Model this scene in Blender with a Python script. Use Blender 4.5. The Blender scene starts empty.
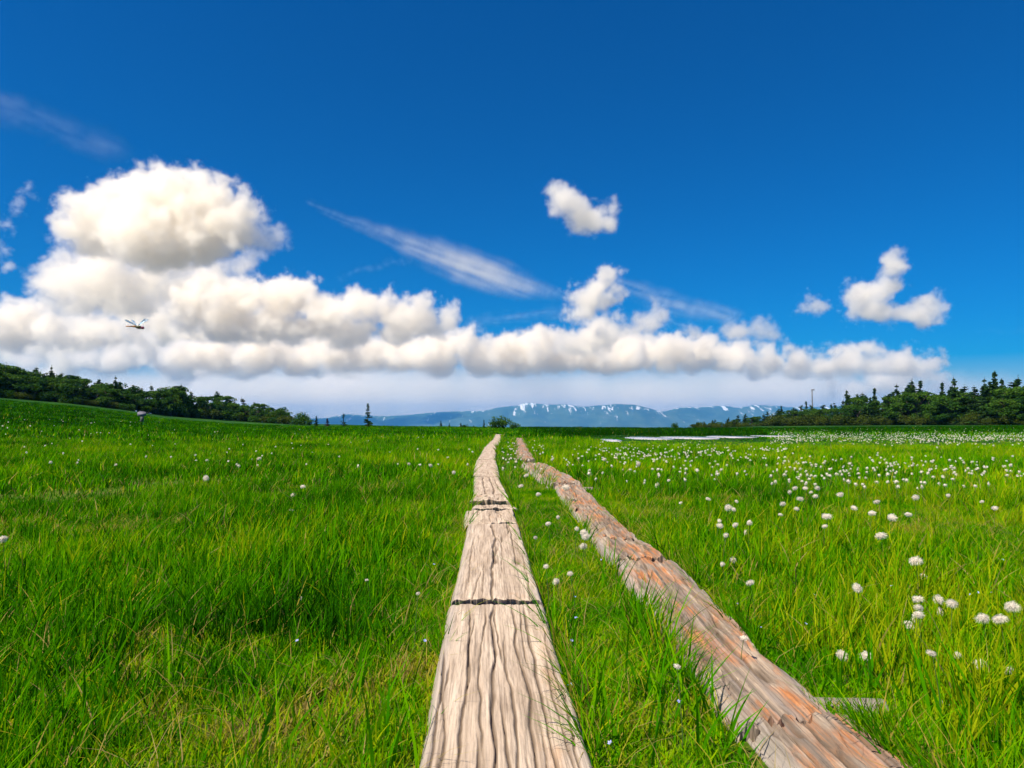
import bpy, math, random
import numpy as np
from mathutils import Vector, Matrix

SC = bpy.context.scene
COL = SC.collection
R = math.radians
rng = np.random.default_rng(11)
random.seed(11)

# ------------------------------------------------------------------ camera numbers
F = 705.0                      # focal length in pixels of a 1024 px wide picture
CAMZ = 0.98                    # eye height above the marsh, metres
HOR = 422.0                    # picture row of the true horizon
PITCH = math.atan((HOR - 384.0) / F)
TOP = 0.08                     # height of the board tops

def ray(px, py):
    a, b = (px - 512.0) / F, (384.0 - py) / F
    c, s = math.cos(PITCH), math.sin(PITCH)
    return np.array([a, c - b * s, s + b * c])

def on_plane(px, py, z):
    d = ray(px, py)
    t = (z - CAMZ) / d[2]
    return d * t + np.array([0, 0, CAMZ])

# ------------------------------------------------------------------ noise
def _hash(ix, iy, seed):
    n = (ix.astype(np.int64) * 374761393 + iy.astype(np.int64) * 668265263 + seed * 1442695041) & 0xffffffff
    n = ((n ^ (n >> 13)) * 1274126177) & 0xffffffff
    return ((n ^ (n >> 16)) & 0xffffff) / float(0xffffff)

def vnoise(x, y, seed=0):
    x = np.asarray(x, dtype=np.float64); y = np.asarray(y, dtype=np.float64)
    ix, iy = np.floor(x), np.floor(y)
    fx, fy = x - ix, y - iy
    ix, iy = ix.astype(np.int64), iy.astype(np.int64)
    fx = fx * fx * (3 - 2 * fx); fy = fy * fy * (3 - 2 * fy)
    a, b = _hash(ix, iy, seed), _hash(ix + 1, iy, seed)
    c, d = _hash(ix, iy + 1, seed), _hash(ix + 1, iy + 1, seed)
    return (a * (1 - fx) + b * fx) * (1 - fy) + (c * (1 - fx) + d * fx) * fy

def fbm(x, y, seed=0, octaves=4, gain=0.5):
    s, amp, tot = 0.0, 1.0, 0.0
    for o in range(octaves):
        s = s + amp * vnoise(x * 2 ** o + 17.3 * o, y * 2 ** o - 9.1 * o, seed + o)
        tot += amp; amp *= gain
    return s / tot

def sstep(a, b, x):
    t = np.clip((np.asarray(x, dtype=np.float64) - a) / (b - a), 0, 1)
    return t * t * (3 - 2 * t)

# ------------------------------------------------------------------ object helpers
def tag(o, label=None, cat=None, group=None, kind=None):
    if label: o['label'] = label
    if cat: o['category'] = cat
    if group: o['group'] = group
    if kind: o['kind'] = kind
    return o

def link(name, data, parent=None, loc=None):
    o = bpy.data.objects.new(name, data)
    COL.objects.link(o)
    if parent is not None: o.parent = parent
    if loc is not None: o.location = loc
    return o

def mesh_np(name, verts, faces, mats, smooth=True, attrs=None, mat_index=None, flat_last=0):
    """verts (n,3); faces: (m,k) int array or a list of such arrays; attrs {name: (n,) floats}"""
    me = bpy.data.meshes.new(name)
    v = np.asarray(verts, dtype=np.float32)
    me.vertices.add(len(v)); me.vertices.foreach_set('co', v.ravel())
    fl = faces if isinstance(faces, list) else [faces]
    idx = np.concatenate([np.asarray(f, dtype=np.int32).ravel() for f in fl])
    cnt = np.concatenate([np.full(len(f), np.asarray(f).shape[1], dtype=np.int32) for f in fl])
    st = np.concatenate([[0], np.cumsum(cnt)[:-1]]).astype(np.int32)
    me.loops.add(len(idx)); me.loops.foreach_set('vertex_index', idx)
    me.polygons.add(len(cnt)); me.polygons.foreach_set('loop_start', st)
    me.update(calc_edges=True)
    if smooth:
        sm = np.ones(len(cnt), dtype=bool)
        if flat_last: sm[-flat_last:] = False
        me.polygons.foreach_set('use_smooth', sm)
    for m in (mats if isinstance(mats, (list, tuple)) else [mats]): me.materials.append(m)
    if mat_index is not None: me.polygons.foreach_set('material_index', np.asarray(mat_index, dtype=np.int32))
    for k, a in (attrs or {}).items():
        a = np.asarray(a, dtype=np.float32)
        if a.ndim == 1:
            me.attributes.new(k, 'FLOAT', 'POINT').data.foreach_set('value', a)
        else:
            me.attributes.new(k, 'FLOAT_VECTOR', 'POINT').data.foreach_set('vector', a.ravel())
    return me

def tube_np(pts, radii, n=8, cap=True):
    """a tapered tube through points; returns verts, list of face arrays"""
    pts = np.asarray(pts, dtype=float); k = len(pts)
    V = []
    for i in range(k):
        t = pts[min(i + 1, k - 1)] - pts[max(i - 1, 0)]
        t = t / (np.linalg.norm(t) + 1e-9)
        u = np.cross(t, [0.31, 0.95, 0.05] if abs(t[2]) > .8 else [0, 0, 1]); u /= np.linalg.norm(u)
        w = np.cross(t, u)
        for j in range(n):
            a = 2 * math.pi * j / n
            V.append(pts[i] + radii[i] * (math.cos(a) * u + math.sin(a) * w))
    q = [[i * n + j, i * n + (j + 1) % n, (i + 1) * n + (j + 1) % n, (i + 1) * n + j] for i in range(k - 1) for j in range(n)]
    fs = [np.array(q)]
    if cap:
        fs.append(np.array([list(range(n))[::-1], [(k - 1) * n + j for j in range(n)]]))
    return np.array(V), fs

class Bag:
    """collects vertex / face arrays of one mesh"""
    def __init__(s): s.v, s.f, s.a, s.n = [], [], [], 0
    def add(s, v, fs, a=0.0):
        v = np.asarray(v, dtype=float)
        for f in (fs if isinstance(fs, list) else [fs]): s.f.append(np.asarray(f) + s.n)
        s.v.append(v); s.a.append(np.broadcast_to(np.asarray(a, dtype=float), (len(v),))); s.n += len(v)
    def mesh(s, name, mats, smooth=True, attr='tint'):
        by = {}
        for f in s.f: by.setdefault(f.shape[1], []).append(f)
        return mesh_np(name, np.concatenate(s.v), [np.concatenate(x) for x in by.values()], mats, smooth, {attr: np.concatenate(s.a)})

# ------------------------------------------------------------------ materials
def new_mat(name):
    m = bpy.data.materials.new(name); m.use_nodes = True
    nt = m.node_tree; nt.nodes.clear()
    return m, nt

class NT:
    def __init__(s, nt): s.nt = nt
    def n(s, t, **kw):
        x = s.nt.nodes.new(t)
        for k, v in kw.items():
            if k == 'ins':
                for kk, vv in v.items():
                    if isinstance(vv, bpy.types.NodeSocket): s.nt.links.new(vv, x.inputs[kk])
                    else: x.inputs[kk].default_value = vv
            else: setattr(x, k, v)
        return x
    def math(s, op, a, b=None, c=None, clamp=False):
        x = s.nt.nodes.new('ShaderNodeMath'); x.operation = op; x.use_clamp = clamp
        for i, v in enumerate((a, b, c)):
            if v is None: continue
            if isinstance(v, bpy.types.NodeSocket): s.nt.links.new(v, x.inputs[i])
            else: x.inputs[i].default_value = v
        return x.outputs[0]
    def ramp(s, fac, stops, interp='LINEAR'):
        x = s.nt.nodes.new('ShaderNodeValToRGB'); r = x.color_ramp; r.interpolation = interp
        while len(r.elements) > 1: r.elements.remove(r.elements[-1])
        r.elements[0].position = stops[0][0]; r.elements[0].color = (*stops[0][1], 1)
        for p, c in stops[1:]:
            e = r.elements.new(p); e.color = (*c, 1)
        s.nt.links.new(fac, x.inputs[0]); return x.outputs[0]
    def mix(s, fac, a, b, mode='MIX'):
        x = s.nt.nodes.new('ShaderNodeMix'); x.data_type = 'RGBA'; x.blend_type = mode
        for sock, v in ((x.inputs[0], fac), (x.inputs[6], a), (x.inputs[7], b)):
            if isinstance(v, bpy.types.NodeSocket): s.nt.links.new(v, sock)
            elif isinstance(v, tuple): sock.default_value = (*v, 1)
            else: sock.default_value = v
        return x.outputs[2]
    def attr(s, name):
        return s.n('ShaderNodeAttribute', attribute_name=name)
    def noise(s, vec, scale, detail=4, rough=.55, dist=0.0):
        return s.n('ShaderNodeTexNoise', ins={'Vector': vec, 'Scale': scale, 'Detail': detail, 'Roughness': rough, 'Distortion': dist}).outputs['Fac']
    def scaled(s, vec, sc):
        return s.n('ShaderNodeVectorMath', operation='MULTIPLY', ins={0: vec, 1: sc}).outputs[0]
    def out(s, surf=None, vol=None):
        o = s.nt.nodes.new('ShaderNodeOutputMaterial')
        if surf is not None: s.nt.links.new(surf, o.inputs['Surface'])
        if vol is not None: s.nt.links.new(vol, o.inputs['Volume'])

def leafy(name, stops, transl=0.45, attr='tint', rough=.6, spec=.06, tstops=None):
    m, nt = new_mat(name); N = NT(nt)
    c = N.ramp(N.attr(attr).outputs['Fac'], stops)
    p = N.n('ShaderNodeBsdfPrincipled', ins={'Base Color': c, 'Roughness': rough, 'Specular IOR Level': spec})
    tc = N.ramp(N.attr(attr).outputs['Fac'], tstops) if tstops else c
    t = N.n('ShaderNodeBsdfTranslucent', ins={'Color': tc})
    mx = N.n('ShaderNodeMixShader', ins={0: transl, 1: p.outputs[0], 2: t.outputs[0]})
    N.out(mx.outputs[0]); return m

def simple(name, col, rough=.7, spec=.3):
    m, nt = new_mat(name); N = NT(nt)
    tc = N.n('ShaderNodeTexCoord').outputs['Object']
    f = N.noise(tc, 14, 4)
    c = N.mix(f, tuple(x * .7 for x in col), tuple(min(1, x * 1.25) for x in col))
    p = N.n('ShaderNodeBsdfPrincipled', ins={'Base Color': c, 'Roughness': rough, 'Specular IOR Level': spec})
    N.out(p.outputs[0]); return m

GREEN = [(0.0, (.005, .038, .001)), (.12, (.018, .110, .001)), (.28, (.034, .195, .0005)), (.5, (.090, .310, .0005)), (.68, (.205, .395, .001)),  # darkest stop also carries the far band's painted cloud shade
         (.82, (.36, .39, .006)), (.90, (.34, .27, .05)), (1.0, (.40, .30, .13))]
M_GRASS = leafy('sedge_blades', GREEN, .5, rough=.8, spec=.01)
M_FARGRASS = leafy('far_sedge', GREEN, .35, rough=.9, spec=0.0)
M_STEM = simple('stem_green', (.06, .11, .02))
M_LEAF_DARK = leafy('conifer_needles', [(0, (.009, .030, .008)), (.5, (.022, .062, .010)), (1, (.055, .120, .016))], .18)
M_LEAF_BROAD = leafy('broad_leaves', [(0, (.010, .040, .007)), (.5, (.028, .090, .008)), (1, (.085, .165, .014))], .3)
M_LEAF_SHRUB = leafy('shrub_leaves', [(0, (.020, .042, .006)), (.5, (.050, .080, .008)), (1, (.095, .115, .016))], .3)
M_LEAF_RUST = leafy('rusty_needles', [(0, (.030, .012, .010)), (1, (.075, .028, .020))], .15)
M_BARK = simple('bark', (.075, .06, .05), .9)

def white_fluff():
    m, nt = new_mat('cotton_fluff'); N = NT(nt)
    a = N.attr('tint').outputs['Fac']
    c = N.ramp(a, [(0, (.45, .37, .27)), (.35, (.74, .68, .58)), (1, (.88, .84, .77))])
    d = N.n('ShaderNodeBsdfDiffuse', ins={'Color': c}); t = N.n('ShaderNodeBsdfTranslucent', ins={'Color': c})
    N.out(N.n('ShaderNodeMixShader', ins={0: .45, 1: d.outputs[0], 2: t.outputs[0]}).outputs[0]); return m
M_FLUFF = white_fluff()

# ------------------------------------------------------------------ world, sun, camera, render settings
SUN_DIR = Vector((-0.44, -0.36, 0.82)).normalized()
ELEV = math.asin(SUN_DIR.z)
AZ = math.atan2(SUN_DIR.x, SUN_DIR.y)          # clockwise from +Y

def setup():
    w = bpy.data.worlds.new('World'); SC.world = w; w.use_nodes = True
    nt = w.node_tree; nt.nodes.clear(); N = NT(nt)
    sky = N.n('ShaderNodeTexSky', sky_type='NISHITA', sun_disc=False, sun_elevation=ELEV, sun_rotation=AZ,
              altitude=1200, air_density=1.0, dust_density=2.6, ozone_density=4.0)
    hs = N.n('ShaderNodeHueSaturation', ins={'Hue': .509, 'Saturation': 2.2, 'Value': 1.0, 'Color': sky.outputs[0]})
    bg = N.n('ShaderNodeBackground', ins={'Color': hs.outputs[0], 'Strength': .062})
    o = nt.nodes.new('ShaderNodeOutputWorld'); nt.links.new(bg.outputs[0], o.inputs[0])
    L = bpy.data.lights.new('sun', 'SUN'); L.energy = 5.0; L.angle = R(.53); L.color = (1, .88, .69)
    lo = link('sun', L, loc=(0, 0, 50))
    lo.rotation_euler = SUN_DIR.to_track_quat('Z', 'Y').to_euler()
    c = bpy.data.cameras.new('camera'); c.sensor_width = 36; c.lens = F / 1024 * 36; c.clip_start = .05; c.clip_end = 80000
    co = link('camera', c, loc=(0, 0, CAMZ)); co.rotation_euler = (R(90) + PITCH, 0, 0); SC.camera = co
    SC.render.engine = 'CYCLES'
    vs = SC.view_settings; vs.view_transform = 'Standard'; vs.look = 'None'; vs.gamma = 1; vs.use_curve_mapping = False
    vs.exposure = 0.90
    cy = SC.cycles
    cy.use_denoising = True
    try: cy.denoiser = 'OPENIMAGEDENOISE'; cy.denoising_prefilter = 'ACCURATE'; cy.denoising_input_passes = 'RGB_ALBEDO_NORMAL'
    except Exception: pass
    cy.max_bounces = 20; cy.diffuse_bounces = 3; cy.glossy_bounces = 3; cy.transmission_bounces = 6; cy.volume_bounces = 20; cy.transparent_max_bounces = 8
    cy.use_adaptive_sampling = True; cy.adaptive_threshold = .02
    cy.volume_step_rate = 1.0; cy.volume_max_steps = 512
    cy.sample_clamp_indirect = 6
setup()

# ------------------------------------------------------------------ terrain
_px = np.array([-500, -200, 0, 66, 133, 166, 232, 300, 360, 430, 490, 560, 700, 760, 900, 1024, 1200, 1600.])
_by = np.array([392, 394, 398, 403, 411, 416, 421, 425, 427, 428.6, 429.6, 429.6, 428.6, 426.2, 425.2, 425, 424, 423.])
_bd = np.array([95, 98, 105, 112, 122, 135, 165, 150, 110, 95, 90, 92, 120, 190, 150, 115, 100, 95.])

def terrain(x, y):
    x = np.asarray(x, dtype=float); y = np.asarray(y, dtype=float)
    d = np.hypot(x, y)
    yy = np.maximum(y, .25 * np.abs(x) + 1e-3)
    px = 512 + F * np.clip(x / yy, -2.2, 2.2)
    py, bd = np.interp(px, _px, _by), np.interp(px, _px, _bd)
    zb = CAMZ + (HOR - py) / F * bd
    front = sstep(-10, 5, y)
    t = np.clip((yy - 12) / (bd - 12), 0, 1)
    z = zb * (t ** 1.6) * front
    z = z + np.where(zb > 1.2, .012 * np.clip(yy - bd, 0, 120) * front, 0)
    side = sstep(430, 250, px) + sstep(680, 800, px)
    start = 115 + 230 * np.clip(side, 0, 1)
    z = z - 60 * sstep(0, 900, d - start) - 110 * sstep(1000, 5000, d)
    z = z + (fbm(x * .35, y * .35, 3, 3) - .5) * .05 * sstep(3, 10, d)
    return z

def ground_hit(px, py, h=0.0):
    d = ray(px, py)
    t = np.concatenate([np.linspace(1.0, 30, 600), np.geomspace(30, 420, 1500)[1:]])
    X, Y, Z = d[0] * t, d[1] * t, CAMZ + d[2] * t
    below = Z <= terrain(X, Y) + h
    i = int(np.argmax(below)) if below.any() else -1
    if i < 0: return None
    return np.array([X[i], Y[i], float(terrain(X[i], Y[i]))])

def terrain1(x, y): return float(terrain(np.array([x]), np.array([y]))[0])

# ------------------------------------------------------------------ pools of water (outline in metres)
PONDS = []
def pond_spec():
    for (x0, x1, y0, y1) in ((631, 665, 436.4, 440.2), (674, 714, 436.2, 439.9), (716, 744, 435.6, 438.2), (760, 784, 435.2, 437.2), (606, 617, 438.6, 442.0)):
        a, b = on_plane(x0, y1, 0), on_plane(x1, y0, 0)
        c = on_plane((x0 + x1) / 2, (y0 + y1) / 2, 0)
        PONDS.append((c[0], (a[1] + b[1]) / 2, (b[0] - a[0]) / 2 * .66, (b[1] - a[1]) / 2 * .66))
pond_spec()

def pond_dist(x, y):
    m = np.full(np.shape(x), 9.0)
    for cx, cy, rx, ry in PONDS:
        m = np.minimum(m, np.hypot((x - cx) / rx, (y - cy) / ry))
    return m

# ------------------------------------------------------------------ boards : centre line, width
LEFT = np.array([(-.012, 0.2), (-.012, 1.83), (-.075, 3.57), (-.165, 6.29), (-.25, 8.6), (-.43, 11.8), (-.62, 17.1), (-.77, 25.4), (-.77, 36.), (-.95, 49), (-1.2, 60)])
RIGHT = np.array([(.885, .4), (.868, 1.83), (.835, 2.9), (.845, 4.67), (.81, 5.47), (.81, 7.3), (.79, 10.1), (.46, 15.5), (.34, 17.6), (.36, 39), (.2, 55)])
def cx_of(line, y): return np.interp(y, line[:, 1], line[:, 0])

def board_gap(x, y):
    """distance to the nearer board's flank; negative under it"""
    a = np.abs(x - cx_of(LEFT, y)) - .215
    b = np.abs(x - cx_of(RIGHT, y)) - .185
    a = np.where(y > 52, 9, a); b = np.where(y > 41, 9, b)
    return np.minimum(a, b)

# ------------------------------------------------------------------ ground sheet
def ground():
    rad = np.concatenate([np.linspace(.4, 12, 60), np.geomspace(12, 400, 120)[1:], np.geomspace(400, 45000, 60)[1:]])
    ang = np.linspace(0, 2 * np.pi, 361)[:-1]
    RR, AA = np.meshgrid(rad, ang, indexing='ij')
    X, Y = RR * np.sin(AA), RR * np.cos(AA)
    Z = terrain(X, Y)
    near = sstep(12, 5, RR)
    Z = Z + (fbm(X * 2.2, Y * 2.2, 5, 3) - .5) * .05 * near
    pdn = pond_dist(X, Y)
    V = np.stack([X, Y, Z], -1).reshape(-1, 3)
    nr, na = RR.shape
    i, j = np.meshgrid(np.arange(nr - 1), np.arange(na), indexing='ij')
    q = np.stack([i * na + j, i * na + (j + 1) % na, (i + 1) * na + (j + 1) % na, (i + 1) * na + j], -1).reshape(-1, 4)[:, ::-1]
    V = np.concatenate([V, [[0, 0, float(terrain(0, .01))]]]); c = len(V) - 1
    tri = np.array([[c, (k + 1) % na, k] for k in range(na)])[:, ::-1]
    m, nt = new_mat('marsh_ground'); N = NT(nt)
    geo = N.n('ShaderNodeNewGeometry').outputs['Position']
    f1 = N.noise(geo, 1.1, 6, .6); f2 = N.noise(geo, 18, 5, .7); f3 = N.noise(geo, .045, 3, .5)
    moss = N.ramp(f2, [(.3, (.022, .045, .004)), (.5, (.055, .105, .006)), (.62, (.12, .15, .012)), (.75, (.26, .21, .09))])
    peat = N.ramp(f2, [(.3, (.035, .026, .014)), (.6, (.10, .08, .035)), (.8, (.24, .18, .10))])
    c1 = N.mix(N.ramp(f1, [(.52, (0, 0, 0)), (.66, (1, 1, 1))]), moss, peat)
    dist = N.n('ShaderNodeVectorMath', operation='LENGTH', ins={0: geo}).outputs['Value']
    far = N.ramp(f3, [(.35, (.006, .035, .003)), (.55, (.012, .060, .003)), (.7, (.030, .085, .004))])  # far meadow colour darkened to stand in for cloud shadow
    fm = N.n('ShaderNodeMapRange', ins={'Value': dist, 'From Min': 10.0, 'From Max': 40.0}).outputs[0]
    c2 = N.mix(fm, c1, far)
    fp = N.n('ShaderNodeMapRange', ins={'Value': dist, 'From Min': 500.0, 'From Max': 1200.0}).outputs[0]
    c2 = N.mix(fp, c2, (.15, .155, .13))  # unseen far ground, coloured pale and neutral to bounce fill under the clouds
    b = N.n('ShaderNodeBump', ins={'Strength': .6, 'Distance': .03, 'Height': f2})
    p = N.n('ShaderNodeBsdfPrincipled', ins={'Base Color': c2, 'Roughness': .9, 'Specular IOR Level': .1, 'Normal': b.outputs[0]})
    N.out(p.outputs[0])
    tag(link('ground', mesh_np('ground', V, [q, tri], m)), kind='structure')

def ponds():
    m, nt = new_mat('pool_water'); N = NT(nt)
    geo = N.n('ShaderNodeNewGeometry').outputs['Position']
    b = N.n('ShaderNodeBump', ins={'Strength': .0, 'Distance': .01, 'Height': N.noise(geo, 9, 3)})
    p = N.n('ShaderNodeBsdfPrincipled', ins={'Base Color': (.36, .36, .40, 1), 'Roughness': .12, 'IOR': 1.33, 'Specular IOR Level': .6, 'Normal': b.outputs[0]})  # pale base colour stands in for the reflected horizon sky
    N.out(p.outputs[0])
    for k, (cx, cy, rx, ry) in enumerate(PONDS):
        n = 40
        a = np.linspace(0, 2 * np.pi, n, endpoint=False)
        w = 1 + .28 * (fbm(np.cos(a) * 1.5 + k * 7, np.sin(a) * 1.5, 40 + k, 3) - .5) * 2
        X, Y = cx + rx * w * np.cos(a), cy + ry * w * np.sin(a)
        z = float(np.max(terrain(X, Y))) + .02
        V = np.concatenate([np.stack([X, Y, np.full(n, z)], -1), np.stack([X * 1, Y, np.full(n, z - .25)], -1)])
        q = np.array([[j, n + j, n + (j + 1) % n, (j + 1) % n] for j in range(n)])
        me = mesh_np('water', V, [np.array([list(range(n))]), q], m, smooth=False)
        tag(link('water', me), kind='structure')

# ------------------------------------------------------------------ boards
def wood_mat(name, warm):
    m, nt = new_mat(name); N = NT(nt)
    g = N.attr('grain').outputs['Vector']; cr = N.attr('crack').outputs['Fac']
    n_f = N.noise(N.scaled(g, (3.0, 95, 40)), 1, 6, .65, .3)      # fibres
    n_b = N.noise(N.scaled(g, (.9, 30, 14) if warm else (1.2, 14, 9)), 1, 5, .6, .5 if warm else .8)        # streaks
    n_p = N.noise(N.scaled(g, (2.2, 5.5, 5)), 1, 5, .6)           # patches
    n_s = N.noise(g, 90, 5, .7)
    if warm:
        base = N.ramp(n_b, [(.30, (.060, .050, .045)), (.41, (.165, .138, .118)), (.54, (.275, .22, .175)), (.70, (.46, .38, .305))])
        rust = N.ramp(n_f, [(.3, (.15, .045, .014)), (.5, (.36, .130, .038)), (.75, (.55, .27, .11))])
        msk = N.math('MULTIPLY', N.ramp(n_p, [(.46, (0, 0, 0)), (.58, (1, 1, 1))]), N.ramp(n_b, [(.38, (0, 0, 0)), (.50, (1, 1, 1))]))
        c = N.mix(N.math('MULTIPLY', msk, .9), base, rust)
        grey = N.ramp(N.noise(N.scaled(g, (1.0, 9, 9)), 1.7, 4), [(.52, (0, 0, 0)), (.66, (1, 1, 1))])
        c = N.mix(N.math('MULTIPLY', grey, .65), c, (.24, .21, .20))
    else:
        base = N.ramp(n_b, [(.28, (.23, .175, .13)), (.46, (.40, .32, .25)), (.62, (.485, .40, .32)), (.75, (.57, .495, .415))])
        rust = N.ramp(n_f, [(.3, (0.279, 0.131, 0.053)), (.7, (0.488, 0.279, 0.140))])
        msk = N.ramp(n_p, [(.60, (0, 0, 0)), (.72, (1, 1, 1))])
        c = N.mix(N.math('MULTIPLY', msk, .55), base, rust)
    c = N.mix(N.ramp(n_f, [(.36, (.55, .55, .55)), (.52, (0, 0, 0))]), c, (0.174, 0.135, 0.104))
    c = N.mix(N.ramp(n_s, [(.62, (0, 0, 0)), (.74, (.5, .5, .5))]), c, (0.191, 0.148, 0.114))
    edge = N.attr('edge').outputs['Fac']
    c = N.mix(N.math('MULTIPLY', edge, .6), c, (.30, .28, .265))
    c = N.mix(N.math('MULTIPLY', cr, .92), c, (.085, .06, .042))
    n_g = N.noise(N.scaled(g, (1.6, 150, 60)), 1, 4, .6, .2)
    c = N.mix(N.ramp(n_g, [(.50, (0, 0, 0)), (.64, (.6, .6, .6))]), c, (.15, .115, .09))
    h = N.math('ADD', N.math('MULTIPLY', n_f, .7), N.math('MULTIPLY', n_s, .3))
    b = N.n('ShaderNodeBump', ins={'Strength': .9 if warm else .7, 'Distance': .009 if warm else .005, 'Height': h})
    p = N.n('ShaderNodeBsdfPrincipled', ins={'Base Color': c, 'Roughness': .88, 'Specular IOR Level': .15, 'Normal': b.outputs[0]})
    N.out(p.outputs[0]); return m
M_WOOD = wood_mat('bleached_plank', False)
M_OLDLOG = simple('old_log', (.19, .165, .145), .9)
M_WETLOG = simple('wet_log', (.07, .052, .04), .9)
M_WOODR = wood_mat('reddish_plank', True)

def plank(line, y0, y1, width, seed, style, label, res=.006, thick=.11, z0=0., z1=0., roll=0., xoff=0., rough=1.0, cracks=None, skew=0., cat='plank', name='boardwalk_plank', belly=0.):
    """one hewn board from y0 to y1 along a track; real grooves, rounded shoulders, ragged ends"""
    r = np.random.default_rng(seed)
    L = y1 - y0
    nu = int(min(520, max(24, L / max(res * 1.6, L / 520))))
    nv = int(max(16, width / res))
    u = np.linspace(0, 1, nu)
    # cross-section: left flank, top, right flank
    nf = max(5, int(thick / (res * 2)))
    sv = np.concatenate([np.full(nf, -1.), np.linspace(-1, 1, nv), np.full(nf, 1.)])
    sz = np.concatenate([np.linspace(-1, 0, nf, endpoint=False), np.zeros(nv), np.linspace(0, -1, nf + 1)[1:]])
    U, SV = np.meshgrid(u, sv, indexing='ij'); SZ = np.broadcast_to(sz, U.shape)
    m = U * L
    half = width / 2
    wl = 1 + (.06 if style == 'L' else .15) * (fbm(m * 1.3, m * 0, seed, 4) - .5) * 2 * rough
    wr = 1 + (.06 if style == 'L' else .15) * (fbm(m * 1.3 + 31, m * 0, seed + 5, 4) - .5) * 2 * rough
    v = np.where(SV < 0, SV * wl, SV * wr) * half
    top = (SZ == 0)
    e = half - np.abs(v) if True else 0
    rc = .011 if style == 'L' else .03
    round_ = np.where(np.abs(SV) * half > half - rc, ((np.abs(SV) * half - (half - rc)) / rc) ** 2 * rc * .7, 0)
    z = np.where(top, -round_, SZ * thick - rc * .7)
    v = np.where(top, v, v + np.sign(SV) * (.012 * np.sin(-SZ * np.pi * .8) + .035 * (-SZ) * (1 if style == 'R' else .5)))
    # large shapes
    z = z + (fbm(m * 1.2, v * 5, seed + 1, 3) - .5) * (.014 if style == 'L' else .026) * rough
    if style == 'L': z = z + (fbm(m * 3.5, v * 26, seed + 2, 4) - .5) * .006 * rough + (fbm(m * 4, v * 70, seed + 17, 3) - .5) * .003
    else: z = z + (fbm(m * 1.1, v * 26, seed + 2, 3) - .5) * .026 * rough + (fbm(m * 1.9, v * 80, seed + 17, 2) - .5) * .024 + (fbm(m * 6, v * 190, seed + 18, 2) - .5) * .008 + .016 * sstep(.60, .68, fbm(m * 1.4, v * 34, seed + 19, 2)) - .018 * sstep(.62, .70, fbm(m * 1.7, v * 30, seed + 20, 2))
    z = z + (fbm(m * 14, v * 130, seed + 3, 3) - .5) * (.004 if style == 'L' else .008)
    if belly: z = z + belly * (1 - (v / half) ** 2)
    crack = np.zeros_like(z)
    if cracks is None:
        cracks = []
        for k in range(int(r.integers(9, 13)) if style == 'L' else int(r.integers(16, 24))):
            a = r.uniform(-.15, .85); ln = r.uniform(.18, .75) * min(1.0, 1.6 / L) + .08
            cracks.append((r.uniform(-.92, .92), a, a + ln * (1 if style == 'L' else 1.3), r.uniform(.0028, .0065), r.uniform(.008, .018)))
    for k, (cv, a, b, wd, dp) in enumerate(cracks):
        path = cv * half + (fbm(m * (2.6 if style == 'L' else 3.5) + k * 13, m * 0 + k, seed + 7, 4) - .5) * (.040 if style == 'L' else .022) + (fbm(m * 1.1, m * 0 + k * 3, seed + 9, 2) - .5) * .03
        fade = sstep(a, a + .06, U) * sstep(b, b - .10, U) * (.35 + .65 * sstep(1.0, .93, U))
        wv = wd * .74 * (.45 + 1.1 * fbm(m * 9, m * 0 + k, seed + 11, 2)) * (.35 + .65 * fade)
        g = np.exp(-((v - path) / wv) ** 2) * fade * np.where(top, 1, .5)
        z = z - dp * .7 * g; crack = np.maximum(crack, g)
    # worn hollows
    for k in range(int(3 + 2 * L) if style == 'R' else 1):
        hu, hv = r.uniform(.1, .9), r.uniform(-.7, .7)
        g = np.exp(-(((U - hu) * L / .10) ** 2 + ((v - hv * half) / .022) ** 2))
        z = z - (.022 if style == 'L' else .034) * g * np.where(top, 1, 0); crack = np.maximum(crack, g * .8)
    # ragged ends
    rag0 = (fbm(v * 30, v * 0 + seed, seed + 13, 4) - .5) * .05 * rough + (fbm(v * 110, v * 0, seed + 14, 2) - .5) * .005 + skew * v
    rag1 = (fbm(v * 30, v * 0 + seed + 3, seed + 15, 4) - .5) * .05 * rough + (fbm(v * 110, v * 0 + 5, seed + 16, 2) - .5) * .005 + skew * v
    yy = y0 + m + rag0 * sstep(.2 / L + .02, 0, U) + rag1 * sstep(1 - .2 / L - .02, 1, U)
    endround = np.exp(-m / .015) + np.exp(-(L - m) / .015)
    z = z - .008 * endround * top
    xx = cx_of(line, yy) + xoff + v
    zz = TOP + z0 + (z1 - z0) * U + z + roll * v
    gx = np.stack([m + seed * 3.7, v + seed * 1.3, z * 2 + seed], -1)
    edge = np.where(top, sstep(half * .80, half * 1.0, np.abs(v)) * (.5 + .6 * fbm(m * 3, v * 20, seed + 21, 3)), 1.0)
    nvv = U.shape[1]
    P = np.stack([xx, yy, zz], -1)
    cen = np.array([cx_of(line, (y0 + y1) / 2) + xoff, (y0 + y1) / 2, 0.0])
    V = (P - cen).reshape(-1, 3)
    i, j = np.meshgrid(np.arange(nu - 1), np.arange(nvv - 1), indexing='ij')
    q = np.stack([i * nvv + j, i * nvv + j + 1, (i + 1) * nvv + j + 1, (i + 1) * nvv + j], -1).reshape(-1, 4)
    bot = np.stack([np.arange(nu - 1) * nvv, (np.arange(nu - 1) + 1) * nvv, (np.arange(nu - 1) + 1) * nvv + nvv - 1, np.arange(nu - 1) * nvv + nvv - 1], -1)
    # end caps: strips that pair the top line with the bottom line
    extra, caps = [], []
    n0 = len(V)
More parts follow.
